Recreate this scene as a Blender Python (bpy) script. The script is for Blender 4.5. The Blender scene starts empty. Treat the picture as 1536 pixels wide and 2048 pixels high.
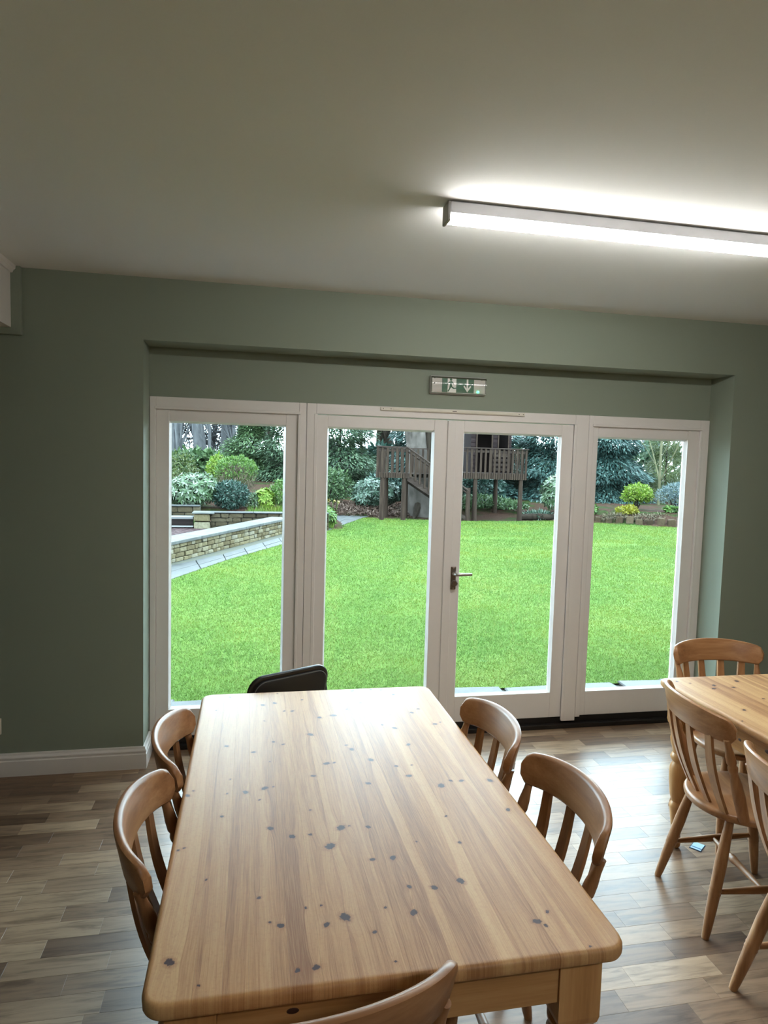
import bpy, bmesh, math, random
import numpy as np
from mathutils import Vector, Matrix

S = bpy.context.scene
COL = S.collection
R = math.radians
rng = np.random.default_rng(7)
random.seed(7)

# ------------------------------------------------------------------ camera
cam_d = bpy.data.cameras.new('camera')
cam = bpy.data.objects.new('camera', cam_d)
COL.objects.link(cam)
PITCH, YAW, ROLL, FPX = 0.0750, 0.1992, 0.0275, 1331.2
F_ = Vector((math.sin(YAW)*math.cos(PITCH), math.cos(YAW)*math.cos(PITCH), -math.sin(PITCH)))
R_ = Vector((math.cos(YAW), -math.sin(YAW), 0))
U_ = R_.cross(F_)
R2 = math.cos(ROLL)*R_ + math.sin(ROLL)*U_
U2 = -math.sin(ROLL)*R_ + math.cos(ROLL)*U_
cam.matrix_world = Matrix(((R2.x, U2.x, -F_.x, 0.0), (R2.y, U2.y, -F_.y, -3.749),
                           (R2.z, U2.z, -F_.z, 1.72), (0, 0, 0, 1)))
cam_d.sensor_fit = 'VERTICAL'
cam_d.sensor_height = 36.0
cam_d.lens = FPX/2048*36.0
cam_d.clip_start = 0.02
cam_d.clip_end = 400
S.camera = cam

# ------------------------------------------------------------------ sky: a bright overcast day
W = bpy.data.worlds.new('overcast_sky')
S.world = W
W.use_nodes = True
wn = W.node_tree
bg = wn.nodes['Background']
tc = wn.nodes.new('ShaderNodeTexCoord')
nz = wn.nodes.new('ShaderNodeTexNoise')
nz.inputs['Scale'].default_value = 3.0
nz.inputs['Detail'].default_value = 4.0
cr = wn.nodes.new('ShaderNodeValToRGB')
cr.color_ramp.elements[0].color = (0.56, 0.80, 0.99, 1)
cr.color_ramp.elements[1].color = (0.78, 0.93, 1.0, 1)
wn.links.new(tc.outputs['Generated'], nz.inputs['Vector'])
wn.links.new(nz.outputs['Fac'], cr.inputs['Fac'])
wn.links.new(cr.outputs['Color'], bg.inputs['Color'])
bg.inputs['Strength'].default_value = 12.0

S.view_settings.view_transform = 'Standard'
S.view_settings.look = 'None'
S.view_settings.gamma = 1.0
S.view_settings.use_curve_mapping = False
S.view_settings.exposure = 1.15
LAMP_STRENGTH = 31.0

# ------------------------------------------------------------------ mesh helpers
def link(name, me, mat=None, parent=None):
    o = bpy.data.objects.new(name, me)
    COL.objects.link(o)
    if mat is not None and me is not None and len(me.materials) == 0:
        me.materials.append(mat)
    if parent is not None:
        o.parent = parent
    return o

def thing(name, label, cat, loc=(0, 0, 0), rotz=0.0, group=None):
    o = bpy.data.objects.new(name, None)
    o.empty_display_size = 0.1
    COL.objects.link(o)
    o.location = loc
    o.rotation_euler = (0, 0, rotz)
    return tag(o, label, cat, group)

def tag(o, label, cat=None, group=None):
    o['label'] = label
    if cat:
        o['category'] = cat
    if group:
        o['group'] = group
    return o

def struct(name, label=None, me=None, mat=None):
    o = bpy.data.objects.new(name, me)
    COL.objects.link(o)
    if me is not None and mat is not None:
        me.materials.append(mat)
    o['kind'] = 'structure'
    if label:
        o['label'] = label
    return o

class MB:
    """collects polygons and links them as one mesh object"""
    def __init__(self):
        self.v, self.f = [], []
    def add(self, vs, fs):
        b = len(self.v)
        self.v.extend([tuple(p) for p in vs])
        self.f.extend([tuple(i+b for i in f) for f in fs])
        return self
    def box(self, x0, x1, y0, y1, z0, z1, bevel=0.0):
        if bevel <= 0:
            return self.add([(x0,y0,z0),(x1,y0,z0),(x1,y1,z0),(x0,y1,z0),(x0,y0,z1),(x1,y0,z1),(x1,y1,z1),(x0,y1,z1)],
                            [(0,3,2,1),(4,5,6,7),(0,1,5,4),(1,2,6,5),(2,3,7,6),(3,0,4,7)])
        bm = bmesh.new()
        bmesh.ops.create_cube(bm, size=1)
        for v in bm.verts:
            v.co = Vector(((x0+x1)/2+v.co.x*(x1-x0), (y0+y1)/2+v.co.y*(y1-y0), (z0+z1)/2+v.co.z*(z1-z0)))
        bmesh.ops.bevel(bm, geom=bm.edges[:], offset=bevel, segments=2, profile=0.5, affect='EDGES')
        self.frombm(bm)
        return self
    def frombm(self, bm, M=None):
        bm.verts.index_update()
        vs = [(M @ v.co) if M else v.co.copy() for v in bm.verts]
        fs = [tuple(v.index for v in f.verts) for f in bm.faces]
        bm.free()
        return self.add(vs, fs)
    def obox(self, M, sx, sy, sz, bevel=0.0):
        t = MB().box(-sx/2, sx/2, -sy/2, sy/2, -sz/2, sz/2, bevel)
        return self.add([M @ Vector(p) for p in t.v], t.f)
    def tube(self, pts, rad, n=12, cap=True, flat=1.0, ref=None):
        pts = [Vector(p) for p in pts]
        vs, fs = [], []
        up = Vector(ref) if ref else Vector((0, 0, 1))
        a = None
        for i, p in enumerate(pts):
            t = (pts[min(i+1, len(pts)-1)]-pts[max(i-1, 0)]).normalized()
            if a is None:
                a = up.cross(t)
                if a.length < 1e-3:
                    a = Vector((1, 0, 0)).cross(t)
            a = (a - t*a.dot(t)).normalized()
            b = t.cross(a)
            r = rad[i] if hasattr(rad, '__len__') else rad
            for k in range(n):
                an = 2*math.pi*k/n
                vs.append(p + a*math.cos(an)*r + b*math.sin(an)*r*flat)
        for i in range(len(pts)-1):
            for k in range(n):
                fs.append((i*n+k, i*n+(k+1) % n, (i+1)*n+(k+1) % n, (i+1)*n+k))
        if cap:
            fs.append(tuple(range(n-1, -1, -1)))
            fs.append(tuple((len(pts)-1)*n+k for k in range(n)))
        return self.add(vs, fs)
    def lathe(self, prof, n=18, M=None, cap=True):
        """prof = [(r, z)]"""
        vs, fs = [], []
        for r, z in prof:
            for k in range(n):
                an = 2*math.pi*k/n
                p = Vector((r*math.cos(an), r*math.sin(an), z))
                vs.append(M @ p if M else p)
        m = len(prof)
        for i in range(m-1):
            for k in range(n):
                fs.append((i*n+k, i*n+(k+1) % n, (i+1)*n+(k+1) % n, (i+1)*n+k))
        if cap:
            fs.append(tuple(range(n-1, -1, -1)))
            fs.append(tuple((m-1)*n+k for k in range(n)))
        return self.add(vs, fs)
    def prism(self, outline, h0, h1, M=None):
        """outline in XY extruded along Z"""
        n = len(outline)
        vs = [Vector((x, y, h0)) for x, y in outline]+[Vector((x, y, h1)) for x, y in outline]
        if M:
            vs = [M @ p for p in vs]
        fs = [tuple(range(n-1, -1, -1)), tuple(range(n, 2*n))]+[(i, (i+1) % n, n+(i+1) % n, n+i) for i in range(n)]
        return self.add(vs, fs)
    def mesh(self, name, smooth=False, angle=40):
        me = bpy.data.meshes.new(name)
        me.from_pydata(self.v, [], self.f)
        me.update()
        if smooth:
            me.polygons.foreach_set('use_smooth', [True]*len(me.polygons))
            me.set_sharp_from_angle(angle=R(angle))
        return me
    def build(self, name, mat, parent=None, smooth=False, angle=40):
        return link(name, self.mesh(name, smooth, angle), mat, parent)

def np_mesh(name, V, Fq, mat=None, parent=None, smooth=False):
    """fast mesh from numpy arrays of verts and equal-sided faces"""
    me = bpy.data.meshes.new(name)
    V = np.ascontiguousarray(V, dtype=np.float32)
    Fq = np.ascontiguousarray(Fq, dtype=np.int32)
    k = Fq.shape[1]
    me.vertices.add(len(V))
    me.vertices.foreach_set('co', V.ravel())
    me.loops.add(Fq.size)
    me.loops.foreach_set('vertex_index', Fq.ravel())
    me.polygons.add(len(Fq))
    me.polygons.foreach_set('loop_start', np.arange(0, Fq.size, k, dtype=np.int32))
    me.polygons.foreach_set('loop_total', np.full(len(Fq), k, dtype=np.int32))
    if smooth:
        me.polygons.foreach_set('use_smooth', np.ones(len(Fq), dtype=bool))
    me.update(calc_edges=True)
    if mat is not None:
        me.materials.append(mat)
    if parent == 'mesh':
        return me
    o = bpy.data.objects.new(name, me)
    COL.objects.link(o)
    if parent is not None:
        o.parent = parent
    return o

def copy_tree(o, parent=None):
    c = o.copy()
    COL.objects.link(c)
    c.parent = parent
    for ch in list(o.children):
        copy_tree(ch, c)
    return c

# ------------------------------------------------------------------ materials
def sr(r, g, b):
    f = lambda c: (c/255/12.92) if c/255 <= 0.04045 else ((c/255+0.055)/1.055)**2.4
    return (f(r), f(g), f(b), 1)

GA = 0.102      # outdoor things seen in full daylight: real leaf, soil and bark albedo
def gr(r, g, b):
    c = sr(r, g, b)
    return (c[0]*GA, c[1]*GA, c[2]*GA, 1)

class NT:
    def __init__(self, name):
        self.m = bpy.data.materials.new(name)
        self.m.use_nodes = True
        self.t = self.m.node_tree
        self.b = self.t.nodes['Principled BSDF']
    def n(self, typ, **kw):
        x = self.t.nodes.new('ShaderNode'+typ)
        for k, v in kw.items():
            if k in ('op',):
                x.operation = v
            elif hasattr(x, k) and k not in x.inputs:
                setattr(x, k, v)
            else:
                x.inputs[k].default_value = v
        return x
    def l(self, a, b):
        self.t.links.new(a, b)
        return self
    def math(self, op, a, b=None, clamp=False):
        x = self.t.nodes.new('ShaderNodeMath')
        x.operation = op
        x.use_clamp = clamp
        for i, v in enumerate((a, b)):
            if v is None:
                continue
            if isinstance(v, (int, float)):
                x.inputs[i].default_value = v
            else:
                self.l(v, x.inputs[i])
        return x.outputs[0]
    def mix(self, fac, a, b, mode='MIX'):
        x = self.t.nodes.new('ShaderNodeMix')
        x.data_type = 'RGBA'
        x.blend_type = mode
        for s, v in ((0, fac), (6, a), (7, b)):
            if isinstance(v, (int, float, tuple)):
                x.inputs[s].default_value = v
            else:
                self.l(v, x.inputs[s])
        return x.outputs[2]
    def ramp(self, fac, stops, interp='LINEAR'):
        x = self.t.nodes.new('ShaderNodeValToRGB')
        x.color_ramp.interpolation = interp
        e = x.color_ramp.elements
        e[0].position, e[0].color = stops[0]
        e[1].position, e[1].color = stops[-1]
        for p, c in stops[1:-1]:
            q = e.new(p)
            q.color = c
        self.l(fac, x.inputs[0])
        return x.outputs[0]
    def coords(self, kind='Object', scale=(1, 1, 1)):
        t = self.t.nodes.new('ShaderNodeTexCoord')
        mp = self.t.nodes.new('ShaderNodeMapping')
        mp.inputs['Scale'].default_value = scale
        self.l(t.outputs[kind], mp.inputs['Vector'])
        return mp.outputs[0]
    def noise(self, vec, scale=5, detail=3, rough=0.5, dist=0.0, dim=None, w=None):
        x = self.t.nodes.new('ShaderNodeTexNoise')
        if dim:
            x.noise_dimensions = dim
        x.inputs['Scale'].default_value = scale
        x.inputs['Detail'].default_value = detail
        x.inputs['Roughness'].default_value = rough
        x.inputs['Distortion'].default_value = dist
        if vec is not None:
            self.l(vec, x.inputs['Vector'])
        if w is not None:
            self.l(w, x.inputs['W'])
        return x.outputs[0]
    def bump(self, h, strength=0.2, dist=0.01):
        x = self.t.nodes.new('ShaderNodeBump')
        x.inputs['Strength'].default_value = strength
        x.inputs['Distance'].default_value = dist
        self.l(h, x.inputs['Height'])
        self.l(x.outputs[0], self.b.inputs['Normal'])
    def set(self, **kw):
        for k, v in kw.items():
            k = {'rough': 'Roughness', 'color': 'Base Color', 'metal': 'Metallic', 'spec': 'Specular IOR Level',
                 'coat': 'Coat Weight', 'coat_rough': 'Coat Roughness', 'emit': 'Emission Color',
                 'emit_s': 'Emission Strength', 'alpha': 'Alpha'}.get(k, k)
            if isinstance(v, (int, float, tuple)):
                self.b.inputs[k].default_value = v
            else:
                self.l(v, self.b.inputs[k])
        return self

def plain(name, col, rough=0.5, var=0.06, scale=40, bump=0.0, **kw):
    t = NT(name)
    v = t.coords('Object')
    f = t.noise(v, scale, 3)
    lo = tuple(c*(1-var) for c in col[:3])+(1,)
    hi = tuple(min(1, c*(1+var)) for c in col[:3])+(1,)
    t.set(color=t.mix(f, lo, hi), rough=rough, **kw)
    if bump:
        t.bump(f, bump, 0.004)
    return t.m

def mat_leaf(name, c_dark, c_mid, c_light, rough=0.45, trans=0.25):
    t = NT(name)
    c_dark, c_mid, c_light = [tuple(q*1.25 for q in c[:3])+(1,) for c in (c_dark, c_mid, c_light)]
    g = t.t.nodes.new('ShaderNodeNewGeometry')
    col = t.ramp(g.outputs['Random Per Island'], [(0, c_dark), (0.5, c_mid), (1, c_light)])
    t.set(color=col, rough=rough, spec=0.12)
    tr = t.n('BsdfTranslucent')
    t.l(col, tr.inputs['Color'])
    mx = t.n('MixShader', Fac=trans)
    out = t.t.nodes['Material Output']
    t.l(t.b.outputs[0], mx.inputs[1]).l(tr.outputs[0], mx.inputs[2]).l(mx.outputs[0], out.inputs['Surface'])
    return t.m

def mat_bark(name, a, b, scale=6, stretch=0.25):
    t = NT(name)
    v = t.coords('Object', (1, 1, stretch))
    f = t.noise(v, scale, 6, 0.6)
    t.set(color=t.ramp(f, [(0.3, a), (0.7, b)]), rough=0.9, spec=0.04)
    t.bump(f, 0.6, 0.03)
    return t.m

M = {}
M['wall'] = plain('sage_wall_paint', sr(136, 144, 129), 0.62, 0.02, 180, 0.03, spec=0.3)
M['ceiling'] = plain('white_ceiling_paint', sr(228, 228, 226), 0.8, 0.015, 150, 0.03, spec=0.2)
M['white'] = plain('white_gloss_paint', sr(226, 221, 217), 0.32, 0.015, 60, 0.01)
M['groove'] = plain('dark_grey_fittings', sr(96, 90, 84), 0.7)  # even grey for screws, vent knob and socket pin holes
M['threshold'] = plain('black_rubber_threshold', sr(24, 20, 18), 0.5, 0.2)
M['metal'] = plain('brushed_satin_nickel', sr(170, 165, 158), 0.28, 0.05, 90, metal=1.0)
M['dark_metal'] = plain('aged_bronze_metal', sr(120, 108, 100), 0.35, 0.08, 90, metal=1.0)
M['lampwhite'] = plain('white_enamel_housing', sr(225, 225, 228), 0.4, 0.01)
M['lampgrey'] = plain('grey_plastic_end_cap', sr(170, 168, 165), 0.5, 0.02)
M['black'] = plain('black_vinyl_padding', sr(22, 23, 24), 0.55, 0.12, 200, 0.05)
M['blackmetal'] = plain('black_painted_steel', sr(20, 20, 21), 0.35, 0.05)
M['piping'] = plain('grey_seam_piping', sr(95, 97, 98), 0.5, 0.05)
M['cream'] = plain('cream_plastic', sr(222, 216, 202), 0.4, 0.02)

def mat_glass():
    t = NT('clear_window_glass')
    nt = t.t
    nt.nodes.remove(t.b)
    tr = t.n('BsdfTransparent', Color=(0.96, 0.985, 0.975, 1))
    gl = t.n('BsdfGlossy', Roughness=0.01)
    fr = t.n('Fresnel', IOR=1.45)
    mx = t.n('MixShader')
    f2 = t.math('MULTIPLY', fr.outputs[0], 0.8)
    t.l(f2, mx.inputs[0]).l(tr.outputs[0], mx.inputs[1]).l(gl.outputs[0], mx.inputs[2])
    t.l(mx.outputs[0], nt.nodes['Material Output'].inputs['Surface'])
    return t.m
M['glass'] = mat_glass()

def mat_pine(name, ca, cb, cc, axis=1, rough=0.32, tone=1.0, sc=1.0, spec=0.45):
    """varnished pine with lengthwise grain along the given object axis"""
    t = NT(name)
    s = [26*sc]*3
    s[axis] = 1.6*sc
    oi = t.t.nodes.new('ShaderNodeObjectInfo')
    tcn = t.t.nodes.new('ShaderNodeTexCoord')
    mp = t.t.nodes.new('ShaderNodeMapping')
    mp.inputs['Scale'].default_value = s
    cmb = t.t.nodes.new('ShaderNodeCombineXYZ')
    off = t.math('MULTIPLY', oi.outputs['Random'], 37.0)
    for i in range(3):
        t.l(off, cmb.inputs[i])
    t.l(tcn.outputs['Object'], mp.inputs['Vector'])
    t.l(cmb.outputs[0], mp.inputs['Location'])
    f = t.noise(mp.outputs[0], 1.0, 4, 0.55, 0.3)
    g = t.noise(mp.outputs[0], 5.0, 3, 0.6)
    ff = t.math('ADD', t.math('MULTIPLY', f, 0.75), t.math('MULTIPLY', g, 0.25))
    col = t.ramp(ff, [(0.28, ca), (0.5, cb), (0.72, cc)])
    tonef = t.math('ADD', t.math('MULTIPLY', oi.outputs['Random'], 0.16), 0.92*tone)
    cx = t.t.nodes.new('ShaderNodeCombineColor')
    for i in range(3):
        t.l(tonef, cx.inputs[i])
    t.set(color=t.mix(1.0, col, cx.outputs[0], 'MULTIPLY'), rough=rough, spec=spec)
    t.bump(g, 0.06, 0.002)
    return t.m

PA, PB, PC = sr(150, 104, 58), sr(186, 138, 86), sr(206, 162, 110)
M['pine'] = mat_pine('varnished_pine_upright', PA, PB, PC, axis=2)
M['pine_x'] = mat_pine('varnished_pine_crosswise', PA, PB, PC, axis=0)
M['pine_y'] = mat_pine('varnished_pine_lengthwise', PA, PB, PC, axis=1)
CA, CB, CC = sr(126, 84, 52), sr(156, 111, 73), sr(178, 135, 95)
M['chair'] = mat_pine('honey_pine_upright', CA, CB, CC, axis=2, rough=0.36)
M['chair_x'] = mat_pine('honey_pine_crosswise', CA, CB, CC, axis=0, rough=0.36)
M['chair_y'] = mat_pine('honey_pine_lengthwise', CA, CB, CC, axis=1, rough=0.36)

def mat_board():
    """tabletop board: grain follows the stored field 'grain', knots from the stored field 'knot'"""
    t = NT('knotty_pine_board')
    ag = t.n('Attribute', attribute_name='grain')
    ak = t.n('Attribute', attribute_name='knot')
    ab = t.n('Attribute', attribute_name='board')
    sep = t.t.nodes.new('ShaderNodeSeparateXYZ')
    t.l(ag.outputs['Vector'], sep.inputs[0])
    cmb = t.t.nodes.new('ShaderNodeCombineXYZ')
    t.l(t.math('MULTIPLY', sep.outputs[0], 42.0), cmb.inputs[0])
    t.l(t.math('MULTIPLY', sep.outputs[1], 0.9), cmb.inputs[1])
    t.l(t.math('MULTIPLY', ab.outputs['Fac'], 91.0), cmb.inputs[2])
    broad = t.noise(cmb.outputs[0], 0.9, 1, 0.4, 0.1)
    fine = t.noise(cmb.outputs[0], 9.0, 3, 0.7, 0.1)
    wn_ = t.t.nodes.new('ShaderNodeTexWhiteNoise')
    wn_.noise_dimensions = '1D'
    t.l(t.math('ADD', t.math('FLOOR', t.math('ADD', t.math('MULTIPLY', sep.outputs[0], 34.0), t.math('MULTIPLY', broad, 1.6))), t.math('MULTIPLY', ab.outputs['Fac'], 77.0)), wn_.inputs['W'])
    f = t.math('ADD', t.math('MULTIPLY', broad, 0.30), t.math('MULTIPLY', fine, 0.50))
    f = t.math('ADD', f, t.math('MULTIPLY', wn_.outputs['Value'], 0.20))
    f = t.math('ADD', f, t.math('MULTIPLY', t.math('SUBTRACT', ab.outputs['Fac'], 0.5), 0.17))
    col = t.ramp(f, [(0.30, sr(140, 95, 60)), (0.41, sr(170, 125, 82)), (0.52, sr(188, 145, 98)), (0.68, sr(202, 163, 114))])
    kn = t.noise(t.coords('Object'), 160, 2, 0.5)
    kv = t.math('ADD', ak.outputs['Fac'], t.math('MULTIPLY', t.math('SUBTRACT', kn, 0.5), 0.6))
    halo = t.ramp(kv, [(0.0, (0, 0, 0, 1)), (0.42, (0.55, 0.55, 0.55, 1))])
    core = t.ramp(kv, [(0.42, (0, 0, 0, 1)), (0.56, (1, 1, 1, 1))])
    col = t.mix(halo, col, sr(150, 98, 62))
    col = t.mix(core, col, sr(62, 36, 34))
    rg = t.math('ADD', t.math('MULTIPLY', fine, 0.16), 0.38)
    t.set(color=col, rough=rg, spec=0.30)
    t.bump(fine, 0.05, 0.001)
    return t.m
M['board'] = mat_board()

def mat_plank(name, island=False):
    t = NT(name)
    if island:
        g = t.t.nodes.new('ShaderNodeNewGeometry')
        rnd = g.outputs['Random Per Island']
        tcn = g.outputs['Position']
    else:
        oi = t.t.nodes.new('ShaderNodeObjectInfo')
        rnd = oi.outputs['Random']
        tcn = t.t.nodes.new('ShaderNodeTexCoord').outputs['Object']
    mp = t.t.nodes.new('ShaderNodeMapping')
    mp.inputs['Scale'].default_value = (5.0, 42.0, 1.0)
    cmb = t.t.nodes.new('ShaderNodeCombineXYZ')
    for i in range(3):
        t.l(t.math('MULTIPLY', rnd, 53.0+7*i), cmb.inputs[i])
    t.l(tcn, mp.inputs['Vector'])
    t.l(cmb.outputs[0], mp.inputs['Location'])
    f = t.noise(mp.outputs[0], 1.0, 5, 0.6, 0.6)
    base = t.ramp(rnd, [(0.0, sr(104, 80, 62)), (0.3, sr(130, 104, 82)), (0.65, sr(146, 120, 96)), (1.0, sr(164, 138, 112))])
    dark = t.ramp(f, [(0.32, (0.50, 0.46, 0.43, 1)), (0.52, (0.95, 0.94, 0.93, 1)), (0.75, (1.18, 1.17, 1.15, 1))])
    t.set(color=t.mix(1.0, base, dark, 'MULTIPLY'), rough=t.math('ADD', t.math('MULTIPLY', f, 0.14), 0.30), spec=0.5)
    t.bump(f, 0.10, 0.001)
    return t.m
M['plank'] = mat_plank('grey_brown_wood_plank')
M['plank_far'] = mat_plank('grey_brown_wood_planks_far', True)

# ================================================================== THE ROOM
XL, XR, ZS, ZC, DEP, ZF = -0.562, 2.998, 2.328, 2.651, 0.22, 2.053
X0, X1, Y0 = -2.6, 5.2, -6.2

fl = struct('floor', 'wood plank floor of short grey brown strips', MB().box(X0, X1, Y0, 0.30, -0.12, -0.0045).mesh('floor'), plain('floor_underlay', sr(70, 58, 48), 0.8))
PW, PL = 0.09, 0.33
def plank_mesh(w, l):
    g = 0.00015
    b = 0.0004
    m = MB()
    x0, x1, y0, y1 = -l/2+g, l/2-g, -w/2+g, w/2-g
    m.add([(x0,y0,-0.004),(x1,y0,-0.004),(x1,y1,-0.004),(x0,y1,-0.004),
           (x0,y0,-0.0003),(x1,y0,-0.0003),(x1,y1,-0.0003),(x0,y1,-0.0003),
           (x0+b,y0+b,0),(x1-b,y0+b,0),(x1-b,y1-b,0),(x0+b,y1-b,0)],
          [(0,1,5,4),(1,2,6,5),(2,3,7,6),(3,0,4,7),(4,5,9,8),(5,6,10,9),(6,7,11,10),(7,4,8,11),(8,9,10,11)])
    return m
pm = plank_mesh(PW, PL).mesh('plank')
pm.materials.append(M['plank'])
near, far = [], []
row = 0
y = 0.20-PW/2
while y > Y0:
    off = (row*0.137+random.uniform(-0.05, 0.05)) % PL
    x = X0-off+PL/2
    while x < X1+PL/2:
        xa, xb = max(x-PL/2, X0), min(x+PL/2, X1)
        if xb-xa > 0.02:
            full = xb-xa > PL-1e-4
            # planks seen in the clear: left of the table, between the tables, in front of the doors
            d = Vector((x, y, 0))-cam.location
            zc_ = d.dot(F_)
            u = 768+FPX*d.dot(R2)/zc_ if zc_ > 0.2 else -9e9
            v = 1024-FPX*d.dot(U2)/zc_ if zc_ > 0.2 else 9e9
            seen = -60 < u < 1600 and 1380 < v < 2110 and not (-0.10 < x < 0.68 and -2.6 < y < -1.0)
            if seen and x < 0.3 and y < -1.0 and x > -0.16:
                seen = False
            (near if (seen and full) else far).append((zc_, x, y, xb-xa, (xa+xb)/2))
        x += PL
    y -= PW
    row += 1
near.sort()
far += near[298:]
near = near[:298]
for _, x, y, w_, xm in near:
    o = link('plank', pm, None, fl)
    o.location = (x, y, 0)
mf = MB()
for _, x, y, w_, xm in far:
    t_ = plank_mesh(PW, w_)
    mf.add([(p[0]+xm, p[1]+y, p[2]) for p in t_.v], t_.f)
o = mf.build('plank_field', M['plank_far'], fl)
o['kind'] = 'stuff'

w = MB()
w.box(X0, XL, 0, 0.40, -0.12, ZC+0.2).box(XR, X1, 0, 0.40, -0.12, ZC+0.2)
w.box(XL, XR, 0, 0.40, ZS, ZC+0.2).box(XL, XR, DEP, 0.40, ZF, ZS)
struct('wall_back', 'sage green wall with a wide recess around the glass doors', w.mesh('wall_back'), M['wall'])
struct('wall_left', 'sage green side wall', MB().box(X0-0.2, X0, Y0, 0.4, -0.12, ZC+0.2).mesh('wall_left'), M['wall'])
struct('wall_right', 'sage green side wall', MB().box(X1, X1+0.2, Y0, 0.4, -0.12, ZC+0.2).mesh('wall_right'), M['wall'])
struct('wall_front', 'sage green wall behind the tables', MB().box(X0-0.2, X1+0.2, Y0-0.2, Y0, -0.12, ZC+0.2).mesh('wall_front'), M['wall'])
struct('ceiling', 'plain white painted ceiling', MB().box(X0, X1, Y0, 0.0, ZC, ZC+0.2).mesh('ceiling'), M['ceiling'])

# skirting with a moulded top, profile (depth, z)
SK = [(0, 0), (0.020, 0), (0.020, 0.082), (0.0165, 0.086), (0.0165, 0.092), (0.019, 0.097), (0.018, 0.103), (0.012, 0.112), (0.010, 0.122), (0, 0.122)]
def skirt(path, inward):
    """path = list of (x,y); inward = list of unit-ish offsets per point"""
    m = MB()
    k = len(SK)
    vs = []
    for (px, py), (ix, iy) in zip(path, inward):
        for d, z in SK:
            vs.append((px+ix*d, py+iy*d, z))
    fs = []
    for i in range(len(path)-1):
        for j in range(k):
            fs.append((i*k+j, i*k+(j+1) % k, (i+1)*k+(j+1) % k, (i+1)*k+j))
    fs.append(tuple(range(k)))
    fs.append(tuple((len(path)-1)*k+j for j in range(k-1, -1, -1)))
    return m.add(vs, fs)
struct('baseboard_left', 'white moulded skirting board turning into the recess', skirt([(X0, 0), (XL, 0), (XL, 0.205)], [(0, -1), (1, -1), (1, 0)]).mesh('baseboard_left'), M['white'])
struct('baseboard_right', 'white moulded skirting board on the other side of the recess', skirt([(XR, 0.205), (XR, 0), (X1, 0)], [(-1, 0), (-1, -1), (0, -1)]).mesh('baseboard_right'), M['white'])

# downstand beam with its cornice, and the green padstone casing on the wall
bt = struct('trim_1', 'white boxed downstand beam under the ceiling')
MB().box(-2.0, -1.192, Y0+0.01, -0.03, 2.345, ZC).build('beam_casing', M['white'], bt)
cm = MB()
cp = [(-1.192, ZC), (-1.192, 2.615), (-1.182, 2.615), (-1.176, 2.628), (-1.168, 2.634), (-1.166, ZC)]
n = len(cp)
cm.add([(x, -0.03, z) for x, z in cp]+[(x, Y0+0.01, z) for x, z in cp],
       [tuple(range(n)), tuple(range(2*n-1, n-1, -1))]+[(i, n+i, n+(i+1) % n, (i+1) % n) for i in range(n)])
cm.build('cornice', M['white'], bt)
struct('trim_2', 'green casing where the beam meets the wall', MB().box(-2.05, -1.146, -0.03, 0.0, 2.312, ZC, 0.004).mesh('trim_2'), M['wall'])

# ------------------------------------------------------------------ windows and doors
GZ0, GZ1 = 0.237, 1.92
FY = 0.208            # front of the fixed frames
def member(m, x0, x1, z0, z1, y0, y1, bev=0.003):
    m.box(x0, x1, y0, y1, z0, z1, bev)
def leaf(name, label, x0, x1, gx0, gx1, z0, z1, y):
    """a glazed sash or door leaf: stiles, rails, beads, pane"""
    e = struct(name, label)
    for a, b in ((x0, gx0), (gx1, x1)):
        MB().box(a, b, y, y+0.055, z0, z1, 0.003).build('stile', M['white'], e)
    MB().box(gx0, gx1, y+0.001, y+0.054, GZ1, z1, 0.002).build('top_rail', M['white'], e)
    MB().box(gx0, gx1, y+0.001, y+0.054, z0, GZ0, 0.002).build('bottom_rail', M['white'], e)
    c = 0.010
    bd = MB()
    # sloping glazing beads around the pane
    ya, yb = y+0.006, y+0.030
    for (p, q, r_, s_) in (((gx0, GZ0), (gx0, GZ1), (gx0+c, GZ1-c), (gx0+c, GZ0+c)),
                           ((gx1, GZ1), (gx1, GZ0), (gx1-c, GZ0+c), (gx1-c, GZ1-c)),
                           ((gx0, GZ1), (gx1, GZ1), (gx1-c, GZ1-c), (gx0+c, GZ1-c)),
                           ((gx1, GZ0), (gx0, GZ0), (gx0+c, GZ0+c), (gx1-c, GZ0+c))):
        bd.add([(p[0], ya, p[1]), (q[0], ya, q[1]), (r_[0], yb, r_[1]), (s_[0], yb, s_[1])], [(0, 1, 2, 3)])
    bd.build('glazing_bead', M['white'], e)
    MB().box(gx0, gx1, y+0.031, y+0.037, GZ0, GZ1).build('pane', M['glass'], e)
    return e
w1 = leaf('window_1', 'tall fixed window beside the left hand wall with the stone walling behind it', -0.527, 0.277, -0.455, 0.200, 0.075, 1.990, 0.222)
w2 = leaf('window_2', 'tall fixed window on the hinge side of the door with the handle', 2.160, 2.932, 2.200, 2.850, 0.075, 1.990, 0.222)
d1 = leaf('door_1', 'glazed white door leaf without a handle', 0.379, 1.192, 0.447, 1.105, 0.070, 1.988, 0.226)
d2 = leaf('door_2', 'glazed white door leaf with lever handle', 1.194, 2.030, 1.296, 1.948, 0.070, 1.988, 0.226)
# meeting stile cover strip belongs to the leaf with the handle
MB().box(1.188, 1.240, 0.213, 0.2265, 0.072, 1.986, 0.004).build('cover_strip', M['white'], d2)

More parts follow.
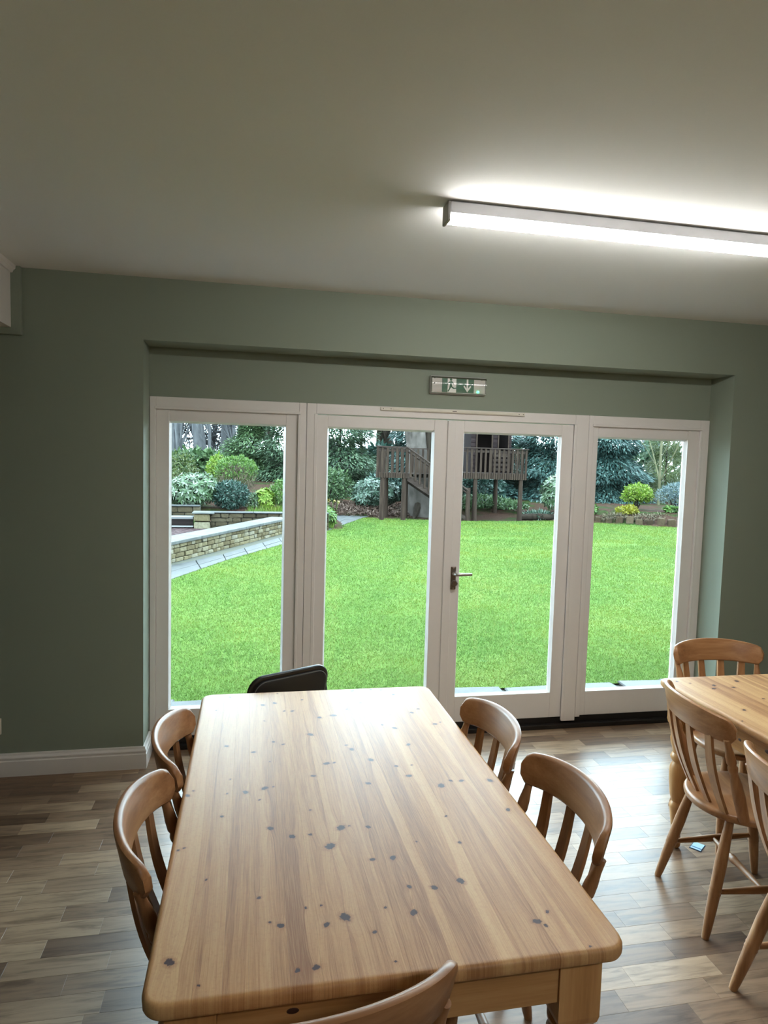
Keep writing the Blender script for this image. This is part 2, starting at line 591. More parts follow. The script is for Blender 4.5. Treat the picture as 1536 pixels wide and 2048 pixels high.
def frame_jambs(e, x0, x1, ja, jb, zb):
    MB().box(x0, ja, FY, 0.30, zb, ZF, 0.003).build('jamb', M['white'], e)
    MB().box(jb, x1, FY, 0.30, zb, ZF, 0.003).build('jamb', M['white'], e)
    MB().box(ja, jb, FY+0.001, 0.30, 1.992, ZF, 0.003).build('head', M['white'], e)
frame_jambs(w1, -0.560, 0.319, -0.527, 0.277, 0.070)
frame_jambs(w2, 2.127, 2.997, 2.160, 2.932, 0.070)
# quarter round mouldings planted on the fixed lights
MB().box(-0.534, 0.284, FY-0.004, FY+0.004, 1.984, 2.000, 0.003).build('moulding', M['white'], w1)
MB().box(0.270, 0.285, FY-0.004, FY+0.004, 0.080, 1.984, 0.003).build('moulding', M['white'], w1)
MB().box(2.150, 2.945, FY-0.004, FY+0.004, 1.984, 2.000, 0.003).build('moulding', M['white'], w2)
MB().box(2.930, 2.947, FY-0.004, FY+0.004, 0.080, 1.984, 0.003).build('moulding', M['white'], w2)
df = struct('trim_3', 'white door frame around the pair of glazed leaves')
frame_jambs(df, 0.321, 2.125, 0.377, 2.032, 0.046)
MB().box(0.365, 0.385, FY-0.003, FY+0.006, 0.05, 1.992, 0.003).build('door_stop', M['white'], df)
MB().box(2.024, 2.044, FY-0.003, FY+0.006, 0.05, 1.992, 0.003).build('door_stop', M['white'], df)
th = struct('trim_4', 'black threshold strip under the glazed doors')
MB().box(XL, XR, 0.232, 0.40, -0.12, 0.0695, 0.003).build('sill_bar', M['threshold'], th)
MB().box(XL+0.021, XR-0.021, 0.196, 0.232, 0.0, 0.030, 0.004).build('floor_strip', M['threshold'], th)

# lever handle on the right hand leaf
hd = MB().box(1.236, 1.270, 0.206, 0.2135, 0.934, 1.080, 0.004).build('handle_plate', M['dark_metal'], d2)
lv = MB()
lv.tube([(1.252, 0.208, 1.036), (1.252, 0.172, 1.036), (1.258, 0.163, 1.036), (1.285, 0.160, 1.036), (1.358, 0.162, 1.036)], [0.010, 0.010, 0.0105, 0.0105, 0.009], 12)
lv.build('lever', M['metal'], hd, True)
k = MB().lathe([(0.014, 0), (0.014, 0.012), (0.018, 0.016), (0.019, 0.03), (0.013, 0.036)], 16, Matrix.Translation((1.254, 0.206, 0.980)) @ Matrix.Rotation(R(90), 4, 'X'))
k.build('thumb_turn', M['dark_metal'], hd, True)
for z in (0.944, 1.070):
    MB().lathe([(0.004, 0), (0.004, 0.002), (0.002, 0.003)], 10, Matrix.Translation((1.253, 0.206, z)) @ Matrix.Rotation(R(90), 4, 'X')).build('screw', M['metal'], hd, True)

# ------------------------------------------------------------------ trickle vent
tv = thing('trickle_vent', 'slim cream trickle vent bar along the top of the door frame', 'vent', (1.22, FY, 2.028))
def lb(mb, name, mat, root, sm=False):
    """link a mesh given in world coordinates under a root that has only a translation"""
    o = mb.build(name, mat, root, sm)
    o.location = -Vector(root.location)
    return o
lb(MB().box(0.760, 1.680, FY-0.012, FY+0.001, 2.0285, 2.049, 0.003), 'body', M['cream'], tv)
lb(MB().box(0.835, 1.630, FY-0.016, FY-0.0121, 2.033, 2.0445, 0.002), 'slider_cover', M['cream'], tv)
lb(MB().box(1.205, 1.232, FY-0.019, FY-0.016, 2.037, 2.0415, 0.001), 'slider_knob', M['groove'], tv)
for x in (0.775, 0.822, 1.640, 1.668):
    lb(MB().lathe([(0.003, 0), (0.003, 0.0015)], 8, Matrix.Translation((x, FY-0.012, 2.039)) @ Matrix.Rotation(R(90), 4, 'X')), 'screw', M['groove'], tv)

# ------------------------------------------------------------------ emergency exit sign
sg = thing('exit_sign', 'emergency exit light with green running figure and down arrow', 'exit sign', (1.238, DEP, 2.14))
M['signgreen'] = plain('exit_sign_green', sr(4, 88, 50), 0.4, 0.03)
M['signwhite'] = plain('exit_sign_white', sr(228, 232, 226), 0.4, 0.02)
M['signtray'] = plain('exit_sign_tray', sr(190, 186, 178), 0.4, 0.03)
def mat_cover():
    t = NT('clear_plastic_cover')
    nt = t.t
    nt.nodes.remove(t.b)
    tr = t.n('BsdfTransparent', Color=(0.97, 0.97, 0.96, 1))
    gl = t.n('BsdfGlossy', Roughness=0.12)
    fr = t.n('Fresnel', IOR=1.5)
    mx = t.n('MixShader')
    t.l(fr.outputs[0], mx.inputs[0]).l(tr.outputs[0], mx.inputs[1]).l(gl.outputs[0], mx.inputs[2])
    t.l(mx.outputs[0], nt.nodes['Material Output'].inputs['Surface'])
    return t.m
M['cover'] = mat_cover()
led = NT('green_led')
led.set(color=(0.02, 0.6, 0.2, 1), emit=(0.05, 1.0, 0.35, 1), emit_s=4.0)
SX0, SX1, SZ0, SZ1 = 1.061, 1.416, 2.141, 2.252
lb(MB().box(SX0, SX1, DEP-0.020, DEP, SZ0, SZ1, 0.006), 'base', M['lampgrey'], sg)
lb(MB().box(SX0+0.008, SX1-0.008, DEP-0.030, DEP-0.0195, SZ0+0.008, SZ1-0.008, 0.003), 'tray', M['signtray'], sg)
pn = lb(MB().box(1.133, 1.334, DEP-0.034, DEP-0.0295, 2.151, 2.243), 'legend_panel', M['signgreen'], sg)
yy = DEP-0.0345
def flat(pts, name, mat, y=yy, t_=0.0008):
    m = MB().prism([(p[0], p[1]) for p in pts], 0, t_, Matrix.Translation((0, y, 0)) @ Matrix.Rotation(R(90), 4, 'X'))
    o = m.build(name, mat, pn)
    o.location = (0, 0, 0)
    return o
flat([(1.166, 2.153), (1.221, 2.153), (1.221, 2.241), (1.166, 2.241)], 'doorway_mark', M['signwhite'])
y2 = yy-0.0009
hc = [(1.187+0.008*math.cos(a*math.pi/6), 2.230+0.008*math.sin(a*math.pi/6)) for a in range(12)]
flat(hc, 'figure_head', M['signgreen'], y2)
flat([(1.178, 2.218), (1.192, 2.222), (1.203, 2.212), (1.205, 2.200), (1.199, 2.200), (1.196, 2.208), (1.192, 2.205), (1.196, 2.188), (1.208, 2.181),
      (1.222, 2.183), (1.222, 2.177), (1.203, 2.174), (1.189, 2.184), (1.182, 2.172), (1.172, 2.156), (1.166, 2.159), (1.176, 2.176), (1.182, 2.205),
      (1.173, 2.207), (1.167, 2.196), (1.162, 2.199), (1.170, 2.213)], 'running_figure', M['signgreen'], y2)
flat([(1.287, 2.236), (1.297, 2.236), (1.297, 2.180), (1.310, 2.198), (1.317, 2.192), (1.292, 2.158), (1.267, 2.192), (1.274, 2.198), (1.287, 2.180)], 'down_arrow', M['signwhite'])
cv = MB()
pf = []
for i in range(13):
    a = math.pi*i/12
    pf.append((DEP-0.018-0.034*math.sin(a)**0.6, 2.1965-0.051*math.cos(a)))
n = len(pf)
cv.add([(SX0+0.004, y_, z_) for y_, z_ in pf]+[(SX1-0.004, y_, z_) for y_, z_ in pf],
       [(i, i+1, n+i+1, n+i) for i in range(n-1)]+[tuple(range(n-1, -1, -1)), tuple(range(n, 2*n))])
lb(cv, 'cover', M['cover'], sg, True)
lb(MB().lathe([(0.007, 0), (0.007, 0.004), (0.003, 0.008)], 12, Matrix.Translation((1.362, DEP-0.030, 2.163)) @ Matrix.Rotation(R(90), 4, 'X')), 'indicator_lamp', led.m, sg)
for x, z in ((1.085, 2.238), (1.085, 2.205), (1.385, 2.238)):
    lb(MB().lathe([(0.005, 0), (0.005, 0.003)], 10, Matrix.Translation((x, DEP-0.030, z)) @ Matrix.Rotation(R(90), 4, 'X')), 'screw', M['groove'], sg)

# ------------------------------------------------------------------ ceiling batten
em = NT('glowing_diffuser')
em.set(color=(0.9, 0.9, 0.9, 1), rough=0.4, emit=(1.0, 0.985, 0.95, 1), emit_s=LAMP_STRENGTH)
def batten(label, yc):
    bl = thing('batten_light', label, 'lamp', (1.43, yc, ZC), 0, 'ceiling batten lamps')
    BX0, BX1, BY0, BY1 = 0.672, 2.190, yc-0.034, yc+0.034
    lb(MB().box(BX0+0.02, BX1-0.02, BY0+0.012, BY1-0.012, ZC-0.006, ZC), 'mounting_plate', M['lampgrey'], bl)
    lb(MB().box(BX0+0.012, BX1-0.012, BY0, BY1, 2.606, ZC-0.005, 0.003), 'housing', M['lampwhite'], bl)
    df_ = MB()
    pf = [(BY0+0.001, 2.606)]
    for i in range(9):
        a = math.pi*i/8
        pf.append((yc-0.0325*math.cos(a), 2.603-0.024*math.sin(a)**0.55))
    pf.append((BY1-0.001, 2.606))
    n = len(pf)
    df_.add([(BX0+0.012, y_, z_) for y_, z_ in pf]+[(BX1-0.012, y_, z_) for y_, z_ in pf],
            [(i, n+i, n+i+1, i+1) for i in range(n-1)]+[tuple(range(n)), tuple(range(2*n-1, n-1, -1))])
    lb(df_, 'diffuser', em.m, bl, True)
    for xa, xb in ((BX0, BX0+0.0125), (BX1-0.0125, BX1)):
        lb(MB().box(xa, xb, BY0-0.001, BY1+0.001, 2.577, ZC-0.004, 0.004), 'end_cap', M['lampgrey'], bl)
batten('long white ceiling batten lamp, lit, nearest the glass doors', -1.378)
batten('added unseen fill batten on the ceiling, farther from the glass doors', -4.6)  # unseen batten added behind the camera to fill the room with light

# ------------------------------------------------------------------ wall socket at the edge of the view
so = thing('wall_socket', 'cream double wall socket low on the green wall by the beam', 'socket', (-1.35, 0, 0.27))
lb(MB().box(-1.420, -1.2745, -0.011, 0.0, 0.229, 0.315, 0.003), 'plate', M['cream'], so)
for x in (-1.395, -1.30):
    lb(MB().box(x-0.009, x+0.009, -0.016, -0.0105, 0.292, 0.306, 0.002), 'switch', M['cream'], so)
    for dx, dz in ((0, 0.278), (-0.011, 0.255), (0.011, 0.255)):
        lb(MB().box(x+dx-0.004, x+dx+0.004, -0.0116, -0.0108, dz-0.003, dz+0.003), 'pin_hole', M['groove'], so)

# ------------------------------------------------------------------ tables
KN = [(-0.407,0.606,1.2),(-0.359,0.741,2.5),(-0.232,0.639,3.6),(-0.186,0.654,3.2),(-0.172,0.761,1.7),(-0.153,0.566,2.0),(-0.123,0.562,2.8),(-0.078,0.677,2.1),(-0.23,0.478,1.1),(-0.028,0.485,3.5),(0.027,0.499,4.3),(-0.074,0.336,4.0),(-0.202,0.292,2.5),(-0.171,0.267,2.4),(-0.269,0.22,2.7),(-0.219,0.142,1.6),(-0.357,0.277,2.7),(0.085,0.555,2.0),(0.037,0.232,2.1),(-0.043,0.106,3.6),(-0.019,0.108,2.0),(-0.092,0.028,2.8),(0.137,0.755,3.0),(0.217,0.762,3.1),(0.258,0.753,2.6),(0.299,0.692,3.0),(0.149,0.617,2.1),(0.327,0.49,3.2),(0.361,0.523,2.5),(0.386,0.37,3.1),(0.41,0.383,1.6),(0.192,0.387,1.9),(0.231,0.353,3.4),(0.24,0.477,1.2),(0.248,0.208,3.2),(0.051,0.198,3.5),(0.1,0.112,3.7),(0.171,0.058,2.6),(0.196,-0.012,3.2),(0.222,0.058,1.3),(-0.338,0.041,1.0),(-0.439,-0.016,1.3),(-0.453,-0.04,2.6),(-0.344,-0.045,1.3),(-0.293,-0.044,3.3),(-0.238,-0.028,3.7),(-0.214,-0.023,1.7),(-0.254,-0.093,1.6),(-0.354,-0.167,2.2),(-0.118,-0.169,1.3),(-0.228,-0.244,3.3),(-0.175,-0.29,3.3),(-0.129,-0.288,2.1),(-0.047,-0.268,4.3),(-0.085,-0.347,4.9),(-0.451,-0.309,1.7),(-0.438,-0.302,1.4),(0.277,-0.086,4.3),(0.314,-0.059,2.4),(0.347,-0.065,2.8),(0.434,-0.076,3.6),(0.064,-0.041,3.1),(0.024,-0.275,2.7),(-0.024,-0.263,1.4),(0.009,-0.417,2.5),(0.06,-0.418,3.2),(0.133,-0.36,1.0),(0.243,-0.254,1.8),(0.241,-0.381,2.0),(0.424,-0.247,2.6),(-0.377,-0.436,1.6),(-0.261,-0.518,1.9),(-0.218,-0.613,2.9),(-0.239,-0.6,0.9),(-0.163,-0.567,1.5),(-0.129,-0.564,1.2),(-0.125,-0.626,2.7),(-0.084,-0.609,4.5),(-0.429,-0.681,3.8),(-0.371,-0.747,1.5),(-0.192,-0.74,2.4),(-0.157,-0.738,3.0),(-0.031,-0.662,2.1),(0.006,-0.592,1.3),(0.073,-0.532,2.4),(0.128,-0.543,3.1),(0.062,-0.618,3.5),(0.195,-0.53,3.8),(0.312,-0.685,3.5),(0.348,-0.661,2.0),(0.326,-0.7,1.9),(-0.006,-0.748,0.6),(0.388,-0.771,1.0)]
TW, TL, TZ, TT = 0.47, 0.787, 0.765, 0.032
CUTS = [263, 355, 409, 458, 536, 598, 665, 769, 820, 880, 947, 1002, 1080, 1140, 1237]

def make_board(xa, xb, left_edge, right_edge, knots, seedv, dx, dy):
    """one board of the top: dense top face, rounded ends and outer edges"""
    rc = 0.045
    def yend(x, ins):
        ax = abs(x)
        hw, hl = TW-ins, TL-ins
        r = max(rc-ins, 0.004)
        if ax <= hw-r:
            return hl
        q = min(ax-(hw-r), r)
        return hl-r+math.sqrt(max(r*r-q*q, 0))
    g = 0.0001
    layers = [(0.0, 0.010)]                   # (z below top, inset) dense top grid first
    prof = [(0.0, 0.010), (0.0012, 0.0055), (0.004, 0.0022), (0.009, 0.0005), (0.016, 0.0), (0.023, 0.0005), (0.028, 0.003), (TT, 0.008)]
    nx = max(4, int((xb-xa)/dx))
    ny = int(2*TL/dy)
    def span(ins):
        a = -TW+ins if left_edge else xa+g
        b = TW-ins if right_edge else xb-g
        return a, b
    V, Fq, base = [], [], 0
    a, b = span(prof[0][1])
    xs = np.linspace(a, b, nx+1)
    grid = []
    for i, x in enumerate(xs):
        ye = yend(x, prof[0][1])
        grid.append(np.stack([np.full(ny+1, x), np.linspace(-ye, ye, ny+1), np.full(ny+1, TZ)], 1))
    V = [np.concatenate(grid)]
    idx = np.arange((nx+1)*(ny+1)).reshape(nx+1, ny+1)
    Fq = [np.stack([idx[:-1, :-1].ravel(), idx[1:, :-1].ravel(), idx[1:, 1:].ravel(), idx[:-1, 1:].ravel()], 1)]
    # rim loop of the top grid
    def loop(ix):
        return np.concatenate([ix[:, 0], ix[-1, 1:], ix[-2::-1, -1], ix[0, -2:0:-1]])
    prev = loop(idx)
    cnt = (nx+1)*(ny+1)
    # param of the rim: reuse x station / y fraction per layer
    for dz, ins in prof[1:]:
        a, b = span(ins)
        xs2 = np.linspace(a, b, nx+1)
        yy_ = np.array([yend(x, ins) for x in xs2])
        fr = np.linspace(-1, 1, ny+1)
        pts = [np.stack([xs2, -yy_], 1), np.stack([np.full(ny, xs2[-1]), fr[1:]*yy_[-1]], 1),
               np.stack([xs2[-2::-1], yy_[-2::-1]], 1), np.stack([np.full(ny-1, xs2[0]), fr[-2:0:-1]*yy_[0]], 1)]
        P = np.concatenate(pts)
        V.append(np.column_stack([P, np.full(len(P), TZ-dz)]))
        cur = np.arange(cnt, cnt+len(P))
        cnt += len(P)
        Fq.append(np.stack([prev, cur, np.roll(cur, -1), np.roll(prev, -1)], 1))
        prev = cur
    V = np.concatenate(V)
    Fq = np.concatenate(Fq)
    me = np_mesh('board', V, Fq, M['board'], 'mesh', True)
    me.set_sharp_from_angle(angle=R(32))
    x, y = V[:, 0].astype(np.float64), V[:, 1].astype(np.float64)
    kn = np.zeros(len(V))
    gx = x.copy()
    xm = (xa+xb)/2
    for (kx, ky, kr) in knots:
        if kx < xa-0.012 or kx > xb+0.012:
            continue
        r = max(kr*2.5, 3.6)/1000
        ka = math.sin(kx*913+ky*517)*1.2
        ca, sa = math.cos(ka), math.sin(ka)
        ex = ((x-kx)*ca+(y-ky)*sa)/(r*1.15)
        ey = (-(x-kx)*sa+(y-ky)*ca)/(r*0.85)
        d = np.sqrt(ex**2+ey**2)
        kn = np.maximum(kn, np.clip(1-0.5*d, 0, 1))
        tail = np.exp(-((x-kx)/(r*0.35))**2)*np.exp(-np.abs(y-ky)/(r*2.6))*0.40
        kn = np.maximum(kn, tail)
        gx += np.sign(x-kx)*r*0.75*np.exp(-((x-kx)/(r*2.6))**2)*np.exp(-((y-ky)/(r*5.0))**2)
    gx += 0.006*np.sin(y*2.3+seedv*40)+0.003*np.sin(y*6.1+seedv*90)
    at = me.attributes.new('grain', 'FLOAT_VECTOR', 'POINT')
    at.data.foreach_set('vector', np.column_stack([gx, y+seedv*9, np.zeros(len(V))]).astype(np.float32).ravel())
    at = me.attributes.new('knot', 'FLOAT', 'POINT')
    at.data.foreach_set('value', kn.astype(np.float32))
    at = me.attributes.new('board', 'FLOAT', 'POINT')
    at.data.foreach_set('value', np.full(len(V), seedv, dtype=np.float32))
    return me

LEG = [(0.0150, 0.000), (0.0215, 0.010), (0.0235, 0.030), (0.0220, 0.050), (0.0200, 0.075), (0.0265, 0.150), (0.0335, 0.205), (0.0355, 0.222),
       (0.0300, 0.236), (0.0260, 0.246), (0.0310, 0.258), (0.0370, 0.290), (0.0415, 0.350), (0.0435, 0.400), (0.0410, 0.430), (0.0330, 0.448), (0.0310, 0.456),
       (0.0400, 0.468), (0.0425, 0.480), (0.0385, 0.492), (0.0330, 0.502), (0.0365, 0.525), (0.0440, 0.552), (0.0470, 0.578), (0.0440, 0.598),
       (0.0370, 0.610), (0.0370, 0.616), (0.0430, 0.624), (0.0440, 0.634), (0.0400, 0.640)]
def make_table(name, label, loc, knots, cuts, dx, dy):
    t = thing(name, label, 'table', loc)
    top = bpy.data.objects.new('tabletop', None)
    COL.objects.link(top)
    top.parent = t
    rs = random.Random(len(knots))
    xs = [-TW+(c-cuts[0])/(cuts[-1]-cuts[0])*2*TW for c in cuts]
    for i in range(len(xs)-1):
        me = make_board(xs[i], xs[i+1], i == 0, i == len(xs)-2, knots, rs.random(), dx, dy)
        link('board', me, None, top)
    zt = TZ-TT
    lx, ly = TW-0.085, TL-0.085
    hb = 0.046
    for sx in (-1, 1):
        for sy in (-1, 1):
            m = MB().lathe([(r_, z_*0.565/0.64) for r_, z_ in LEG], 20)
            # square block with a rounded shoulder
            for z0, z1, k0, k1 in ((0.561, 0.575, 0.74, 0.93), (0.575, 0.589, 0.93, 1.0), (0.589, zt-0.0005, 1.0, 1.0)):
                a, b = hb*k0, hb*k1
                m.add([(-a,-a,z0),(a,-a,z0),(a,a,z0),(-a,a,z0),(-b,-b,z1),(b,-b,z1),(b,b,z1),(-b,b,z1)],
                      [(0,3,2,1),(4,5,6,7),(0,1,5,4),(1,2,6,5),(2,3,7,6),(3,0,4,7)])
            o = m.build('leg', M['pine'], t, True, 35)
            o.location = (sx*lx, sy*ly, 0)
    za = zt-0.105
    for sx in (-1, 1):
        MB().box(sx*(lx+0.030)-0.011, sx*(lx+0.030)+0.011, -ly+hb, ly-hb, za, zt-0.0005, 0.002).build('side_apron', M['pine_y'], t)
    for sy in (-1, 1):
        ap = MB().box(-lx+hb, lx-hb, sy*(ly+0.030)-0.011, sy*(ly+0.030)+0.011, za, zt-0.0005, 0.002).build('end_apron', M['pine_x'], t)
        for kx, kz, kr in ((0.06, za+0.078, 0.006), (0.0, za+0.048, 0.010), (0.03, za+0.022, 0.007), (-0.2, za+0.06, 0.008)):
            MB().lathe([(kr, 0), (kr*0.8, 0.0006)], 12, Matrix.Translation((kx, sy*(ly+0.041), kz)) @ Matrix.Rotation(R(90*(1 if sy < 0 else -1)), 4, 'X') @ Matrix.Diagonal((1.5, 0.8, 1, 1))).build('knot', M['knotwood'], ap)
    return t
M['knotwood'] = plain('dark_pine_knot', sr(58, 32, 24), 0.4, 0.2, 120)
T1 = make_table('dining_table', 'knotty pine table with the black padded chair at its end', (0.290, -1.825, 0), KN, CUTS, 0.004, 0.005)
rk = random.Random(5)
KN2 = [(rk.uniform(-0.45, 0.45), rk.uniform(-0.75, 0.75), rk.uniform(1.2, 4.2)) for _ in range(34)]
KN2 += [(-0.36, 0.70, 2.0), (-0.30, 0.62, 4.0), (-0.27, 0.66, 3.6), (-0.12, 0.70, 4.4), (-0.34, 0.18, 4.0), (-0.40, 0.16, 2.2)]
CUTS2 = [0, 62, 150, 205, 290, 372, 430, 520, 600, 668, 750, 815, 880, 940]
T2 = make_table('dining_table', 'striped pine table with turned legs between the door side chairs', (2.312, -1.850, 0), KN2, CUTS2, 0.007, 0.010)
for c_ in [c for c in T2.children if c.name.startswith('side_apron')][:1]:
    for y_, z_, r_ in ((0.30, 0.676, 0.007), (0.16, 0.690, 0.009), (-0.2, 0.67, 0.006), (-0.4, 0.70, 0.008)):
        MB().lathe([(r_, 0), (r_*0.8, 0.0006)], 12, Matrix.Translation((-(TW-0.085+0.041), y_, z_)) @ Matrix.Rotation(R(-90), 4, 'Y') @ Matrix.Diagonal((0.8, 1.3, 1, 1))).build('knot', M['knotwood'], c_)

# ------------------------------------------------------------------ pine slat back chair
def turned(p0, p1, prof, n=14):
    """lathe along the line p0-p1, prof = [(t, r)]"""
    p0, p1 = Vector(p0), Vector(p1)
    d = p1-p0
    q = d.to_track_quat('Z', 'Y').to_matrix().to_4x4()
    return MB().lathe([(r, t*d.length) for t, r in prof], n, Matrix.Translation(p0) @ q)
def make_chair():
    t = thing('pine_chair', 'x', 'chair')
    # saddle seat, facing +Y
    m = MB()
    ns = 48
    def outline(s):
        pts = []
        for i in range(ns):
            a = 2*math.pi*i/ns
            c, sn = math.cos(a), math.sin(a)
            ex = 2.5 if sn > 0 else 2.15
            x = 0.208*math.copysign(abs(c)**(2/ex), c)
            y = 0.205*math.copysign(abs(sn)**(2/ex), sn)
            x *= 1.0+0.04*max(sn, 0)-0.05*max(-sn, 0)
            pts.append((x*s, y*s))
        return pts
    rings = [(0.0, 0.421, 0), (0.93, 0.421, 0), (0.985, 0.426, 0), (1.0, 0.436, 0), (1.0, 0.444, 0), (0.985, 0.451, 0), (0.95, 0.4535, 0), (0.85, 0.4535, .2), (0.70, 0.4535, .7), (0.5, 0.4535, 1), (0.25, 0.4535, 1), (0.0, 0.4535, 1)]
    vs, fs = [], []
    for s, z, dd in rings:
        for i, (x, y) in enumerate(outline(max(s, 0.001))):
            dip = 0.010*dd*math.exp(-((abs(x)-0.085)/0.075)**2)*math.exp(-((y+0.02)/0.14)**2)
            vs.append((x, y, z-dip))
    for i in range(len(rings)-1):
        for k_ in range(ns):
            fs.append((i*ns+k_, i*ns+(k_+1) % ns, (i+1)*ns+(k_+1) % ns, (i+1)*ns+k_))
    m.add(vs, fs)
    m.build('seat', M['chair_x'], t, True, 50)
    # legs
    LP = [(0, 0.0125), (0.06, 0.0150), (0.24, 0.0185), (0.36, 0.0200), (0.375, 0.0218), (0.39, 0.0200), (0.41, 0.0222), (0.425, 0.0205), (0.62, 0.0215), (0.76, 0.0195), (0.9, 0.0165), (1.0, 0.0150)]
    feet = {}
    for sx in (-1, 1):
        for nm, top, ft in (('r', (0.130*sx, -0.120, 0.430), (0.188*sx, -0.222, 0)), ('f', (0.145*sx, 0.135, 0.430), (0.200*sx, 0.212, 0))):
            turned(ft, top, LP).build('leg', M['chair'], t, True, 50)
            feet[sx, nm] = (Vector(ft), Vector(top))
    at = lambda k_, z: feet[k_][0].lerp(feet[k_][1], z/0.43)
    SP = [(0, 0.0085), (0.2, 0.0110), (0.45, 0.0140), (0.5, 0.0145), (0.55, 0.0140), (0.8, 0.0110), (1, 0.0085)]
    mids = []
    for sx in (-1, 1):
        a, b = at((sx, 'r'), 0.165), at((sx, 'f'), 0.185)
        turned(a, b, SP).build('side_stretcher', M['chair_y'], t, True, 50)
        mids.append((a+b)/2)
    turned(mids[0], mids[1], [(0, 0.0080), (0.25, 0.0115), (0.40, 0.0135), (0.42, 0.0165), (0.44, 0.0135), (0.46, 0.0165), (0.48, 0.0135), (0.75, 0.0115), (1, 0.0080)]).build('cross_stretcher', M['chair_x'], t, True, 50)
    # bent crest rail
    m = MB()
    N = 28
    vs, fs = [], []
    def rail(tt):
        x = 0.232*math.sin(tt*1.05)/math.sin(1.05)
        y = -0.268+0.085*tt*tt
        return x, y
    for i in range(N+1):
        tt = -1+2*i/N
        x, y = rail(tt)
        x2, y2 = rail(tt+0.01)
        nx_, ny_ = (y2-y), -(x2-x)
        L = math.hypot(nx_, ny_)
        nx_, ny_ = nx_/L, ny_/L           # points to the back
        e = max(0.0, (abs(tt)-0.86)/0.14)
        sh = 1-math.sqrt(max(0, 1-e*e))
        zt = 0.862-0.026*tt*tt
        zb = 0.754-0.006*tt*tt
        zm = (zt+zb)/2
        hh = (zt-zb)/2*(1-0.62*sh)
        th_ = 0.0115
        rk_ = 0.20                        # lean of the board
        for (dz, dn) in ((-1, -0.45), (-1, 0.45), (-0.88, 0.95), (0.80, 1.0), (0.94, 0.78), (1, 0.25), (1, -0.25), (0.94, -0.78), (0.80, -1.0), (-0.88, -0.95)):
            z = zm+dz*hh
            o_ = dn*th_ + (z-0.80)*rk_
            vs.append((x+nx_*o_, y+ny_*o_, z))
    K = 10
    for i in range(N):
        for k_ in range(K):
            fs.append((i*K+k_, (i+1)*K+k_, (i+1)*K+(k_+1) % K, i*K+(k_+1) % K))
    fs.append(tuple(range(K)))
    fs.append(tuple(N*K+k_ for k_ in range(K-1, -1, -1)))
    m.add(vs, fs)
    m.build('crest_rail', M['chair_x'], t, True, 45)
    # four bowed slats
    for q in (-0.57, -0.19, 0.19, 0.57):
        x1, y1 = rail(q)
        x0, y0 = q*0.225, -0.158+0.05*q*q
        m = MB()
        vs, fs = [], []
        n_ = 9
        for i in range(n_+1):
            s = i/n_
            z = 0.446+(0.762-0.446)*s
            x = x0+(x1-x0)*s
            y = y0+(y1+0.004-y0)*s-0.016*math.sin(math.pi*s)
            wv = 0.0150+0.004*math.sin(math.pi*min(1, s*1.05))
            for dx_, dy_ in ((-1, -1), (1, -1), (1, 1), (-1, 1)):
                vs.append((x+dx_*wv, y+dy_*0.0055+dx_*wv*q*0.35, z))
        for i in range(n_):
            for k_ in range(4):
                fs.append((i*4+k_, i*4+(k_+1) % 4, (i+1)*4+(k_+1) % 4, (i+1)*4+k_))
        fs += [(3, 2, 1, 0), tuple(n_*4+k_ for k_ in range(4))]
        m.add(vs, fs)
        m.build('slat', M['chair'], t, True, 30)
    # turned outer posts
    for sx in (-1, 1):
        x1, y1 = rail(0.87*sx)
        turned((0.178*sx, -0.098, 0.446), (x1, y1-0.002, 0.765), [(0, 0.0190), (0.1, 0.0205), (0.3, 0.0220), (0.45, 0.0195), (0.56, 0.0145), (0.60, 0.0140), (0.63, 0.0175), (0.66, 0.0180), (0.69, 0.0140), (0.72, 0.0175), (0.80, 0.0165), (0.9, 0.0120), (1, 0.0110)]).build('back_post', M['chair'], t, True, 40)
    return t
proto = make_chair()
CH = [
    (-0.025, -2.070, -90, 'pine chair on the wall side of the knotty table, away from the glass doors'),
    (-0.005, -1.600, -90, 'pine chair on the wall side of the knotty table, nearer the glass doors'),
    (0.612, -1.628, 90, 'pine chair on the aisle side of the knotty table, nearer the glass doors'),
    (0.650, -2.115, 90, 'pine chair on the aisle side of the knotty table, away from the glass doors'),
    (0.110, -2.512, 9, 'pine chair at the end of the knotty table opposite the black padded chair'),
    (2.300, -1.055, 174, 'pine chair with its back to the window at the end of the striped table'),
    (1.910, -1.550, -98, 'pine chair on the aisle side of the striped table above the blue sachet'),
    (1.790, -2.150, -98, 'pine chair on the aisle side of the striped table, farther from the doors'),
]
for i, (x, y, a, lab) in enumerate(CH):
    c = proto if i == 0 else copy_tree(proto)
    c.location = (x, y, 0)
    c.rotation_euler = (0, 0, R(a))
    tag(c, lab, 'chair', 'pine slat back chairs')

